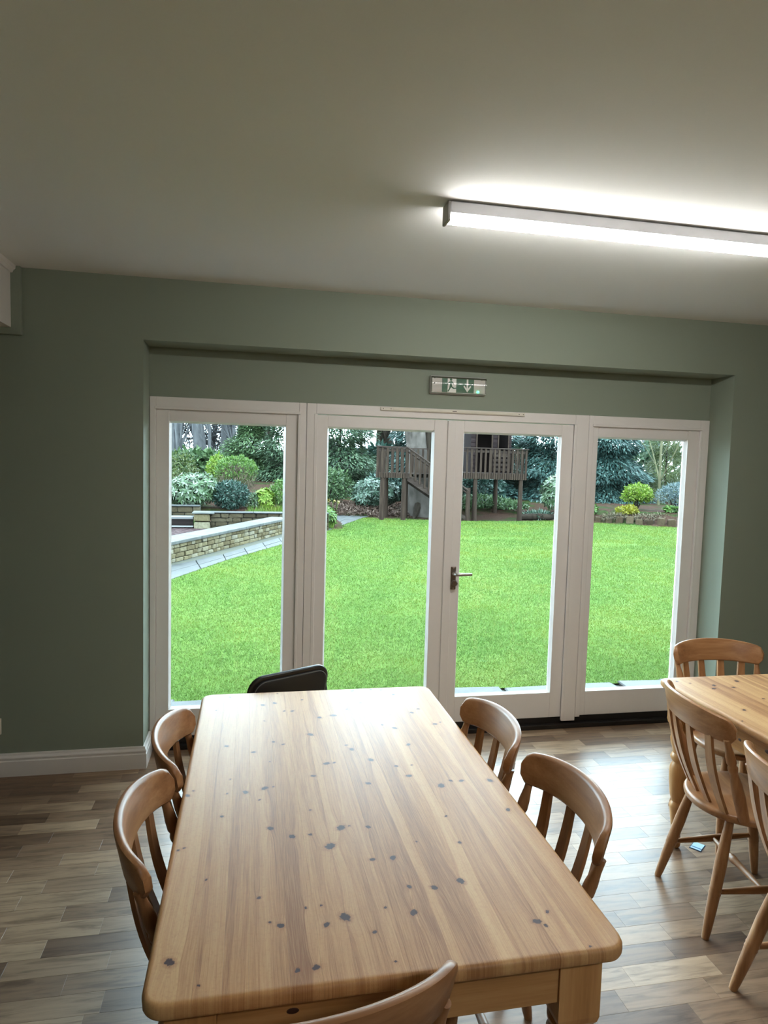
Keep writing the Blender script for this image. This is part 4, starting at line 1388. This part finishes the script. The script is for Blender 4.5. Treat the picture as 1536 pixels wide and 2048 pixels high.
# middle: beyond the path and around the tree house
B('evergreen_shrub', 'large dull green shrub behind the daffodils', 'shrub', 2.75, 20.3, [(0, 0, 0.65, 0.9, 0.7, 0.62), (-0.6, 0.2, 0.8, 0.7, 0.6, 0.55)], 4200, 0.13, 0.03, 'lf_mid')
B('rhododendron', 'pale rhododendron bush beside the tree house stilts', 'shrub', 4.25, 19.6, [(0, 0, 0.62, 0.62, 0.55, 0.48), (0.45, 0.1, 0.55, 0.55, 0.5, 0.42), (-0.30, 0, 0.42, 0.36, 0.4, 0.30)], 650, 0.19, 0.034, 'lf_rhodo2', style='rosette')
B('fern_clump', 'light green leafy clump at the bend of the path', 'plant', 2.02, 14.6, [(0, 0, 0.22, 0.32, 0.4, 0.28)], 260, 0.16, 0.035, 'lf_fresh', style='rosette', stems=2)
B('laurel_hedge', 'dark laurel bush in the shade under the tree house', 'shrub', 5.2, 21.6, [(0, 0, 0.5, 0.9, 0.6, 0.6), (1.2, 0, 0.5, 0.9, 0.6, 0.6), (2.6, 0, 0.6, 1.0, 0.6, 0.7), (3.9, 0, 0.6, 0.9, 0.6, 0.7)], 6500, 0.16, 0.04, 'lf_dark')
B('ground_cover', 'low spreading ground cover behind the right hand stilts', 'plant', 8.4, 20.2, [(0, 0, 0.10, 1.6, 0.8, 0.30), (-0.9, -0.6, 0.06, 0.9, 0.4, 0.16), (0.9, -0.8, 0.06, 0.9, 0.4, 0.16)], 3600, 0.12, 0.03, 'lf_mid')
B('rhododendron', 'pale rhododendron bush right of the tree house deck', 'shrub', 10.75, 18.2, [(0, 0, 0.80, 0.62, 0.55, 0.50), (0.45, 0, 1.0, 0.55, 0.5, 0.42), (-0.2, -0.1, 0.45, 0.5, 0.4, 0.3)], 520, 0.19, 0.034, 'lf_rhodo', style='rosette')
B('juniper', 'low spreading blue green juniper right of the stilts', 'shrub', 9.9, 18.0, [(0, 0, 0.12, 0.55, 0.35, 0.16)], 900, 0.14, 0.018, 'lf_rhodo2')
for i, (x, y, s) in enumerate(((2.62, 18.9, 1), (2.78, 18.95, .95), (2.92, 18.85, .9), (2.50, 19.0, .92))):
    d = thing('daffodil', 'small yellow daffodil in bloom at the path side', 'flower', (x, y, gz(x, y)), i*1.1, 'daffodils by the path')
    MB().tube([(0, 0, -0.05), (0.01, 0, 0.22*s), (0.0, -0.02, 0.42*s)], 0.010, 6, False).build('stem', M['lf_fresh'], d)
    fm = MB()
    for q in range(6):
        a = q*math.pi/3
        fm.add([(0, -0.03, 0.42*s), (0.05*math.cos(a-.35), -0.05, 0.42*s+0.05*math.sin(a-.35)), (0.085*math.cos(a), -0.05, 0.42*s+0.085*math.sin(a)), (0.05*math.cos(a+.35), -0.05, 0.42*s+0.05*math.sin(a+.35))], [(0, 1, 2, 3)])
    fm.lathe([(0.022, 0.0), (0.026, 0.05), (0.034, 0.07)], 10, Matrix.Translation((0, -0.03, 0.42*s)) @ Matrix.Rotation(R(90), 4, 'X'), False)
    fm.build('bloom', M['petal'], d)

# right window: rockery bed
B('golden_dome', 'bright lime green domed shrub in the rockery', 'shrub', 13.65, 17.9, [(0, 0, 0.62, 0.50, 0.45, 0.30), (-0.28, 0, 0.50, 0.28, 0.3, 0.20), (0.28, 0, 0.52, 0.28, 0.3, 0.22)], 2300, 0.10, 0.026, 'lf_lime')
B('yellow_heather', 'low bright yellow shrub at the front of the rockery', 'shrub', 12.62, 17.0, [(0, 0, 0.10, 0.32, 0.25, 0.14), (0.25, 0, 0.14, 0.22, 0.2, 0.14)], 900, 0.09, 0.022, 'lf_yellow', stems=2)
B('blue_pine', 'bushy blue grey dwarf pine beside the lime green dome', 'shrub', 14.75, 17.3, [(0, 0, 0.75, 0.42, 0.4, 0.26), (0.45, 0.1, 0.82, 0.32, 0.3, 0.22), (-0.42, 0, 0.58, 0.30, 0.3, 0.24), (0.25, -0.1, 0.38, 0.40, 0.3, 0.30)], 2600, 0.11, 0.012, 'lf_blue')
B('blue_juniper', 'feathery blue green juniper at the rockery corner', 'shrub', 14.3, 15.7, [(0, 0, 0.16, 0.36, 0.3, 0.30)], 900, 0.12, 0.014, 'lf_blue')
B('heather_clump', 'mauve brown heather clump behind the rockery stones', 'plant', 12.95, 16.3, [(0, 0, 0.06, 0.5, 0.3, 0.16), (-0.9, 0.4, 0.05, 0.5, 0.3, 0.14), (0.7, 0.2, 0.06, 0.45, 0.3, 0.16), (-0.4, 0.7, 0.05, 0.6, 0.3, 0.16)], 2800, 0.08, 0.012, 'lf_brown', stems=2)
B('variegated_plant', 'small pale green leafy plant at the rockery end by the doors frame', 'plant', 11.5, 17.5, [(0, 0, 0.18, 0.34, 0.3, 0.20)], 160, 0.13, 0.03, 'lf_fresh', style='rosette', stems=2)
B('hosta_plant', 'broad fresh green leaves between lime dome and blue pine', 'plant', 14.25, 16.75, [(0, 0, 0.12, 0.28, 0.2, 0.08)], 60, 0.14, 0.04, 'lf_fresh', style='rosette', stems=2)
M['rock'] = mat_stone('mossy_rockery_stone', gr(92, 74, 56), gr(130, 108, 82), gr(160, 138, 108))
rr = random.Random(21)
for i in range(18):
    f_ = i/17
    x = 10.5+4.6*f_+rr.uniform(-0.02, 0.02)
    y = 17.05-max(0, x-11.2)*0.66+rr.uniform(0.02, 0.08)
    l, hh = rr.uniform(0.20, 0.25), rr.uniform(0.20, 0.32)
    o = stone_shape(rr, l, hh, rr.uniform(0.18, 0.22)).build('rockery_stone', M['rock'])
    o.location = (x, y, GZ+hh/2-0.04)
    o.rotation_euler = (rr.uniform(-.1, .1), rr.uniform(-.12, .12), rr.uniform(-0.9, -0.2))
    tag(o, 'rough brown rockery stone edging the lawn', 'rock', 'stones edging the rockery')
lg = MB().tube([(9.1, 17.75, -0.05), (9.8, 17.75, -0.02), (10.6, 17.65, -0.05), (11.2, 17.5, -0.06)], [0.11, 0.12, 0.11, 0.09], 9).build('fallen_log', M['bark'], None, True)
tag(lg, 'dark fallen log edging the bed right of the stilts', 'log')
# leaf litter heap by the path
lit = 2600
px = rng.uniform(2.7, 5.4, lit)
py = rng.uniform(18.3, 19.9, lit)
P = np.column_stack([px, py, height(px, py)+rng.uniform(0.0, 0.16, lit)])
V_, F4 = leaf_quads(P, rng.normal(size=(lit, 3)), rng.normal(size=(lit, 3))+np.array([0, 0, 1.0]), rng.uniform(0.06, 0.16, lit), np.full(lit, 0.022))
M['lf_litter'] = mat_leaf('dead_leaf', gr(92, 66, 54), gr(146, 114, 98), gr(204, 174, 158), 0.9, 0.1)
o = np_mesh('leaf_litter', V_, F4, M['lf_litter'])
o['kind'] = 'stuff'
tag(o, 'brown dead leaves and twigs heaped by the path', 'leaf litter')

# ------------------------------------------------------------------ trees
def conifer(name, label, x, y, H, rad, n, mat, bark='bark', z0=0.3, droop=0.35, L=0.45, Wd=0.06, taper=0.9, group=None):
    t = thing(name, label, 'tree', (x, y, gz(x, y)), rng.uniform(0, 6), group)
    n = int(n*2.2)
    L, Wd = L*0.6, Wd*0.55
    u = rng.uniform(0, 1, n)**1.15
    z = z0+(H-z0)*u
    rmax = rad*(1-u)**taper*(0.85+0.25*np.sin(z*5.0+rng.uniform(0, .5, n)))
    rr_ = rmax*rng.uniform(0.35, 1, n)**0.6
    a = rng.uniform(0, 2*np.pi, n)
    lump = 1+0.15*np.sin(a*5+z*2.0)
    P = np.column_stack([np.cos(a)*rr_*lump, np.sin(a)*rr_*lump, z-droop*rr_*0.4])
    D = np.column_stack([np.cos(a), np.sin(a), -droop+rng.normal(0, .25, n)])+rng.normal(0, .25, (n, 3))
    Nf = np.column_stack([np.cos(a)*0.4, np.sin(a)*0.4, np.ones(n)])+rng.normal(0, .35, (n, 3))
    V_, F4 = leaf_quads(P, D, Nf, rng.uniform(0.5, 1.2, n)*L, np.full(n, Wd))
    np_mesh('foliage', V_, F4, mat, t)
    MB().tube([(0, 0, -0.3), (0.03, 0, H*0.5), (0, 0, H*0.97)], [0.03*H*0.5, 0.02*H*0.5, 0.01], 8, False).build('trunk', M[bark], t, True)
    return t
def bare_tree(name, label, x, y, H, r, mat, seed, spread=0.5, levels=3, lean=(0, 0), group=None, twigs=900):
    t = thing(name, label, 'tree', (x, y, gz(x, y)), 0, group)
    rs_ = random.Random(seed)
    tr_, br = MB(), MB()
    ends = []
    def grow(p, d, L, r_, lev, mb):
        pts, rads = [p], [r_]
        q = p.copy()
        dd = d.copy()
        n_ = 5
        for i in range(n_):
            dd = (dd+Vector((rs_.uniform(-1, 1), rs_.uniform(-1, 1), rs_.uniform(-0.3, 0.7)))*0.10).normalized()
            q = q+dd*L/n_
            pts.append(q.copy())
            rads.append(r_*(1-0.75*(i+1)/n_) if lev else r_*(1-0.45*(i+1)/n_))
        mb.tube(pts, rads, 8 if lev == 0 else 5, False)
        if lev < levels:
            for i in range(9 if lev == 0 else 4):
                k_ = rs_.randint(1, n_)
                a = rs_.uniform(0, 6.28)
                nd = (dd*0.75+Vector((math.cos(a), math.sin(a), rs_.uniform(0.1, 0.8)))*spread).normalized()
                grow(pts[k_], nd, L*rs_.uniform(0.42, 0.62), max(rads[k_]*0.6, 0.008), lev+1, br)
        else:
            ends.append(pts[-1])
    grow(Vector((0, 0, -0.3)), Vector((lean[0], lean[1], 1)).normalized(), H*0.75, r, 0, tr_)
    tr_.build('trunk', mat, t, True)
    br.build('branches', mat, t)
    return t
# big beech that carries the tree house
bt_ = thing('beech_tree', 'massive pale beech trunk rising through the tree house', 'tree', (5.75, 19.0, gz(5.75, 19.0)))
MB().tube([(0.15, 0, -0.2), (0.12, 0, 0.05), (0.08, 0, 0.4), (0.05, 0, 1.1), (-0.05, 0, 2.2), (-0.12, 0.05, 3.2), (-0.2, 0.1, 5.0), (-0.3, 0.2, 8.0), (-0.2, 0.3, 11.0)], [0.75, 0.58, 0.47, 0.40, 0.36, 0.32, 0.28, 0.2, 0.06], 18).build('trunk', M['bark_pale'], bt_, True)
MB().tube([(0.25, 0.15, 0.8), (0.34, 0.2, 1.9), (0.40, 0.25, 2.9), (0.62, 0.3, 4.0), (1.2, 0.5, 6.0), (1.8, 0.9, 8.5)], [0.26, 0.20, 0.17, 0.15, 0.11, 0.04], 12).build('limb', M['bark'], bt_, True)
MB().tube([(-0.10, -0.05, 1.9), (-0.38, -0.15, 2.6), (-0.55, -0.2, 3.4), (-1.4, -0.2, 5.5), (-2.6, 0, 7.5)], [0.14, 0.12, 0.11, 0.08, 0.03], 10).build('limb', M['bark_pale'], bt_, True)
for i in range(5):
    a = i*1.3+0.4
    MB().tube([(0.12+0.35*math.cos(a), 0.35*math.sin(a), 0.35), (0.12+0.75*math.cos(a), 0.75*math.sin(a), 0.03), (0.12+1.25*math.cos(a), 1.25*math.sin(a), -0.12)], [0.14, 0.10, 0.03], 8).build('root', M['bark'], bt_, True)

# evergreens behind
conifer('yew_tree', 'dense dull green yew behind the path bend', 3.7, 24.5, 5.2, 2.2, 9000, M['lf_conifer2'], z0=0.2, L=0.38, taper=0.7)
conifer('laurel_tree', 'green evergreen tree between the bare trunks and the window edge', 1.5, 25.5, 5.6, 1.4, 6000, M['lf_conifer2'], z0=0.3, L=0.34, taper=0.7)
conifer('holly_tree', 'bushy evergreen with feathery top behind the domed shrub', 0.1, 27.0, 2.9, 1.7, 7000, M['lf_mid'], z0=0.2, L=0.30, taper=0.55)
conifer('slim_conifer', 'slim young conifer on a bare stem left of the deck', 5.05, 27.0, 6.5, 0.45, 1400, M['lf_conifer'], z0=2.6, L=0.35)
conifer('cypress_tree', 'tall dark cypress behind the tree house deck', 10.3, 25.0, 5.4, 2.4, 11000, M['lf_conifer'], z0=0.2, L=0.42, taper=0.7)
conifer('cypress_tree', 'tall dark cypress beside the rhododendron right of the deck', 13.2, 24.0, 5.0, 2.5, 11000, M['lf_conifer'], z0=0.2, L=0.42, taper=0.7)
conifer('spruce_tree', 'drooping blue green spruce behind the lime green dome', 15.6, 23.5, 4.6, 2.3, 12000, M['lf_conifer'], z0=0.2, L=0.45, taper=0.75, droop=0.55)
conifer('fir_tree', 'dark fir behind the cabin', 7.6, 26.0, 5.2, 2.1, 8000, M['lf_conifer'], z0=0.2, L=0.42, taper=0.7)
conifer('larch_tree', 'soft olive green conifer behind the blue pine', 18.2, 23.0, 3.6, 1.5, 5200, M['lf_olive'], z0=0.2, L=0.32, Wd=0.02, taper=0.6)
conifer('distant_fir', 'hazy olive fir at the far right of the garden', 21.5, 26.0, 4.2, 1.9, 4500, M['lf_olive'], z0=0.2, L=0.36, Wd=0.025, taper=0.6)
# bare trees
bare_tree('birch_tree', 'bare birch with pale yellowish trunk above the rockery', 16.7, 21.2, 8.5, 0.06, mat_bark('birch_bark', gr(150, 148, 110), gr(204, 200, 158)), 4, 0.7, 3)
for i, (x, y, H, r, sd) in enumerate(((-2.55, 33, 13, 0.36, 1), (-1.55, 34, 13, 0.30, 2), (-4.1, 36, 12, 0.40, 3), (-3.2, 40, 14, 0.30, 8), (-5.2, 33, 12, 0.34, 9), (-3.4, 31, 9, 0.12, 31), (-1.9, 30.5, 8, 0.10, 32), (-0.9, 33, 9, 0.11, 33), (-2.2, 37, 11, 0.16, 34), (0.3, 35, 10, 0.12, 35))):
    bare_tree('bare_tree', 'tall leafless grey tree in the wood beyond the garden', x, y, H, r, M['bark_grey_haze'], sd, 0.42, 3, group='leafless trees in the wood')
bare_tree('oak_tree', 'leafless brown trunk leaning left beside the green evergreen', 0.95, 31, 12, 0.22, M['bark'], 12, 0.5, 3, (-0.03, 0))
bare_tree('ash_tree', 'leafless tree with forked brown trunk left of the tree house', 6.9, 31, 12, 0.34, M['bark'], 14, 0.6, 3)
bare_tree('ash_tree', 'slender leafless tree seen through the gap left of the beech', 8.3, 36, 12, 0.26, M['bark'], 15, 0.65, 3, (0.12, 0))
bare_tree('bare_tree', 'leafless thin tree above the domed shrub', -0.6, 38, 12, 0.16, M['bark_grey_haze'], 17, 0.6, 3)
bare_tree('bare_tree', 'leafless tree at the far right beyond the olive fir', 24.0, 33, 12, 0.26, M['bark_grey_haze'], 19, 0.6, 3)
# far hedge and woodland
def hedge(name, label, x0, x1, y, h, n, mat, L=0.4, depth=1.2, wf=0.22):
    t = thing(name, label, 'hedge', ((x0+x1)/2, y, gz((x0+x1)/2, y)))
    xs = rng.uniform(x0, x1, n)-(x0+x1)/2
    top = h*(0.75+0.25*np.sin(xs*1.1+y)*np.sin(xs*0.47+1))
    z = rng.uniform(0, 1, n)**0.8*top
    P = np.column_stack([xs, rng.uniform(-depth, depth, n)*0.6, z])
    D = rng.normal(size=(n, 3))+np.array([0, -0.5, 0.2])
    Nf = rng.normal(size=(n, 3))+np.array([0, -0.8, 0.8])
    V_, F4 = leaf_quads(P, D, Nf, rng.uniform(0.6, 1.3, n)*L, np.full(n, L*wf))
    np_mesh('foliage', V_, F4, mat, t)
    MB().tube([((x0-x1)/2+0.3, 0, 0.2), (0, 0.1, 0.35), ((x1-x0)/2-0.3, 0, 0.2)], 0.08, 6).build('stem', M['bark'], t)
    return t
hedge('mixed_hedge', 'mixed green hedge in front of the leafless wood', -14, 3.0, 29.5, 1.2, 9000, M['lf_mid'])
hedge('yew_hedge', 'dark yew hedge closing the garden behind the tree house', 2.5, 14.0, 29.5, 2.6, 8000, M['lf_dark'])
hedge('field_hedge', 'grey green hedge at the far right end of the garden', 13.5, 40.0, 29.0, 3.0, 11000, M['lf_conifer2'])
hedge('twig_thicket', 'grey thicket of bare twigs in the wood', -12, 0.5, 37, 4.2, 9000, M['lf_haze'], 0.9, 1.2, 0.03)

# ------------------------------------------------------------------ tree house
M['deck'] = mat_pine('weathered_brown_timber', gr(70, 53, 44), gr(98, 78, 66), gr(138, 116, 96), 2, 0.8, spec=0.05)
M['deck_x'] = mat_pine('weathered_brown_timber_level', gr(70, 55, 48), gr(98, 80, 72), gr(142, 124, 112), 0, 0.75, spec=0.05)
M['cabin'] = mat_pine('dark_stained_boarding', gr(46, 32, 32), gr(68, 50, 50), gr(92, 74, 70), 0, 0.8, spec=0.05)
M['felt'] = plain('dark_roofing_felt', gr(46, 44, 46), 0.9, 0.2, 20)
th_ = thing('treehouse', 'brown timber tree house on stilts with railed decks, stairs and cabin', 'tree house', (6.5, 18.2, GZ))
def tb(mb, name, mat, sm=False):
    return lb(mb, name, mat, th_, sm)
def bal(x, y, z0, z1, wx=0.032, wy=0.011):
    tb(MB().box(x-wx, x+wx, y-wy, y+wy, z0, z1), 'baluster', M['deck'])
# left landing
for x, y in ((4.12, 17.06), (4.83, 17.06), (4.50, 18.3), (5.2, 18.35)):
    tb(MB().tube([(x, y, GZ-0.1), (x, y, 1.36)], [0.085, 0.07], 10), 'post', M['deck'], True)
DZ = 1.38
for i in range(10):
    tb(MB().box(3.90+i*0.14, 3.90+i*0.14+0.132, 17.0, min(18.5, 17.25+i*0.33), DZ-0.03, DZ), 'deck_board', M['deck_x'])
tb(MB().box(3.90, 4.92, 17.0, 17.04, 1.24, 1.349), 'fascia', M['deck_x'])
tb(MB().box(3.88, 4.90, 16.955, 17.045, 2.19, 2.225), 'hand_rail', M['deck_x'])
tb(MB().box(3.92, 4.90, 17.0, 17.03, 2.06, 2.14), 'rail', M['deck_x'])
for i in range(7):
    bal(3.93+i*0.157, 16.985, 1.22, 2.185)
for i in range(6):
    tb(MB().box(3.985+i*0.157, 4.035+i*0.157, 16.976, 16.998, 1.22, 1.40), 'fascia_board', M['deck'])
tb(MB().tube([(3.93, 17.02, 2.207), (4.52, 18.48, 2.207)], 0.04, 4), 'hand_rail', M['deck_x'])
for i in range(8):
    bal(3.965+i*0.071, 17.15+i*0.175, 1.22, 2.185, 0.016, 0.03)
tb(MB().box(4.50, 6.6, 18.48, 18.56, 2.19, 2.225), 'hand_rail', M['deck_x'])
for i in range(12):
    bal(4.58+i*0.175, 18.5, 1.22, 2.185)
for i in range(10):
    tb(MB().box(5.30+i*0.14, 5.30+i*0.14+0.132, 17.9, 18.5, DZ-0.03, DZ), 'deck_board', M['deck_x'])
# stairs down to the right
SXa, SXb = 4.92, 7.02
def slope(x):
    return 1.34+(x-SXa)*(-0.13-1.34)/(SXb-SXa)
for y_ in (17.02, 17.68):
    m = MB()
    vs = []
    for x, dz in ((SXa, 0.0), (SXb, 0.0)):
        for yy2 in (y_-0.022, y_+0.022):
            for zz2 in (slope(x)-0.20, slope(x)+0.06):
                vs.append((x, yy2, max(zz2, -0.17)))
    m.add(vs, [(0, 1, 3, 2), (4, 6, 7, 5), (0, 4, 5, 1), (2, 3, 7, 6), (1, 5, 7, 3), (0, 2, 6, 4)])
    tb(m, 'stringer', M['deck_x'])
for i in range(8):
    x = SXa+0.13+i*0.255
    z = slope(x)+0.02
    tb(MB().box(x-0.12, x+0.12, 17.045, 17.655, z-0.02, z+0.015), 'tread', M['deck_x'])
tb(MB().tube([(4.88, 16.98, 2.21), (6.98, 16.98, 0.86)], 0.035, 6), 'stair_rail', M['deck_x'])
tb(MB().tube([(4.88, 17.0, 2.10), (6.98, 17.0, 0.75)], 0.03, 4), 'stair_rail', M['deck_x'])
for i in range(12):
    x = 5.02+i*0.157
    bal(x, 16.985, slope(x)-0.02, slope(x)+0.84)
tb(MB().tube([(6.98, 17.02, GZ-0.1), (6.98, 17.02, 0.95)], [0.075, 0.07], 10), 'newel_post', M['deck'], True)
# right deck
DR = 1.45
for x, y in ((7.30, 17.28), (8.90, 17.28), (6.35, 17.9), (7.45, 19.6), (8.75, 19.2), (6.35, 19.8)):
    tb(MB().tube([(x, y, GZ-0.15), (x, y, DR-0.14)], [0.085, 0.07], 10), 'post', M['deck'], True)
for i in range(20):
    tb(MB().box(6.28+i*0.14, 6.28+i*0.14+0.132, 17.22, 20.3, DR-0.03, DR), 'deck_board', M['deck_x'])
tb(MB().box(6.25, 9.07, 17.22, 17.26, DR-0.19, DR-0.031), 'fascia', M['deck_x'])
tb(MB().box(6.25, 9.10, 17.165, 17.255, 2.245, 2.28), 'hand_rail', M['deck_x'])
tb(MB().box(6.25, 9.07, 17.22, 17.25, 2.12, 2.19), 'rail', M['deck_x'])
for i in range(18):
    bal(6.33+i*0.159, 17.20, DR-0.21, 2.24)
for i in range(17):
    tb(MB().box(6.385+i*0.159, 6.435+i*0.159, 17.192, 17.214, DR-0.21, DR-0.01), 'fascia_board', M['deck'])
tb(MB().box(9.04, 9.12, 17.26, 20.3, 2.245, 2.28), 'hand_rail', M['deck_x'])
for i in range(16):
    bal(9.08, 17.36+i*0.18, DR-0.21, 2.24, 0.011, 0.032)
# cabin with lapped boarding
CX0, CX1, CY0, CY1, CZ1 = 7.52, 9.02, 18.55, 20.2, 3.25
z = DR
while z < CZ1-0.01:
    h_ = 0.15
    zt2 = min(z+h_, CZ1)
    segs = [(CX0, 7.72), (8.30, CX1)] if z < 2.15 or z > 3.02 else [(CX0, 7.72), (8.30, 8.52), (8.90, CX1)]
    if z > 3.02:
        segs = [(CX0, CX1)]
    for xa, xb in segs:
        m = MB()
        m.add([(xa, CY0-0.035, z), (xb, CY0-0.035, z), (xb, CY0-0.012, zt2+0.02), (xa, CY0-0.012, zt2+0.02), (xa, CY0, z), (xb, CY0, z), (xb, CY0, zt2+0.02), (xa, CY0, zt2+0.02)],
              [(0, 1, 2, 3), (4, 7, 6, 5), (0, 4, 5, 1), (3, 2, 6, 7), (0, 3, 7, 4), (1, 5, 6, 2)])
        tb(m, 'lap_board', M['cabin'])
    z += h_
tb(MB().box(CX0, CX0+0.04, CY0+0.001, CY1, DR, CZ1), 'side_wall', M['cabin'])
tb(MB().box(CX1-0.04, CX1, CY0+0.001, CY1, DR, CZ1), 'side_wall', M['cabin'])
tb(MB().box(CX0, CX1, CY1, CY1+0.04, DR, CZ1), 'back_wall', M['cabin'])
for xa, xb in ((7.70, 7.75), (8.27, 8.32)):
    tb(MB().box(xa, xb, CY0-0.06, CY0-0.036, DR, 3.05), 'door_post', M['deck'])
for xa, xb, za, zb in ((8.50, 8.54, 2.12, 3.05), (8.88, 8.92, 2.12, 3.05), (8.50, 8.92, 2.08, 2.13)):
    tb(MB().box(xa, xb, CY0-0.06, CY0-0.036, za, zb), 'window_trim', M['deck'])
m = MB()
xm = (CX0+CX1)/2
for xe in (CX0-0.2, CX1+0.2):
    m.add([(xe, CY0-0.3, CZ1-0.02), (xm, CY0-0.3, CZ1+0.75), (xm, CY1+0.3, CZ1+0.75), (xe, CY1+0.3, CZ1-0.02),
           (xe, CY0-0.3, CZ1+0.03), (xm, CY0-0.3, CZ1+0.80), (xm, CY1+0.3, CZ1+0.80), (xe, CY1+0.3, CZ1+0.03)],
          [(0, 1, 2, 3), (4, 7, 6, 5), (0, 4, 5, 1), (1, 5, 6, 2), (2, 6, 7, 3), (3, 7, 4, 0)])
tb(m, 'roof', M['felt'])
tb(MB().add([(CX0, CY0-0.01, CZ1), (CX1, CY0-0.01, CZ1), (xm, CY0-0.01, CZ1+0.75), (CX0, CY0+0.02, CZ1), (CX1, CY0+0.02, CZ1), (xm, CY0+0.02, CZ1+0.75)], [(0, 1, 2), (3, 5, 4)]), 'gable', M['cabin'])
# lattice climbing panel under the cabin window
for i in range(4):
    tb(MB().box(8.34, 8.98, CY0-0.075, CY0-0.055, 1.52+i*0.16, 1.61+i*0.16), 'lattice_slat', M['deck_x'])
for i in range(4):
    tb(MB().box(8.36+i*0.18, 8.44+i*0.18, CY0-0.095, CY0-0.076, 1.48, 2.10), 'lattice_slat', M['deck'])
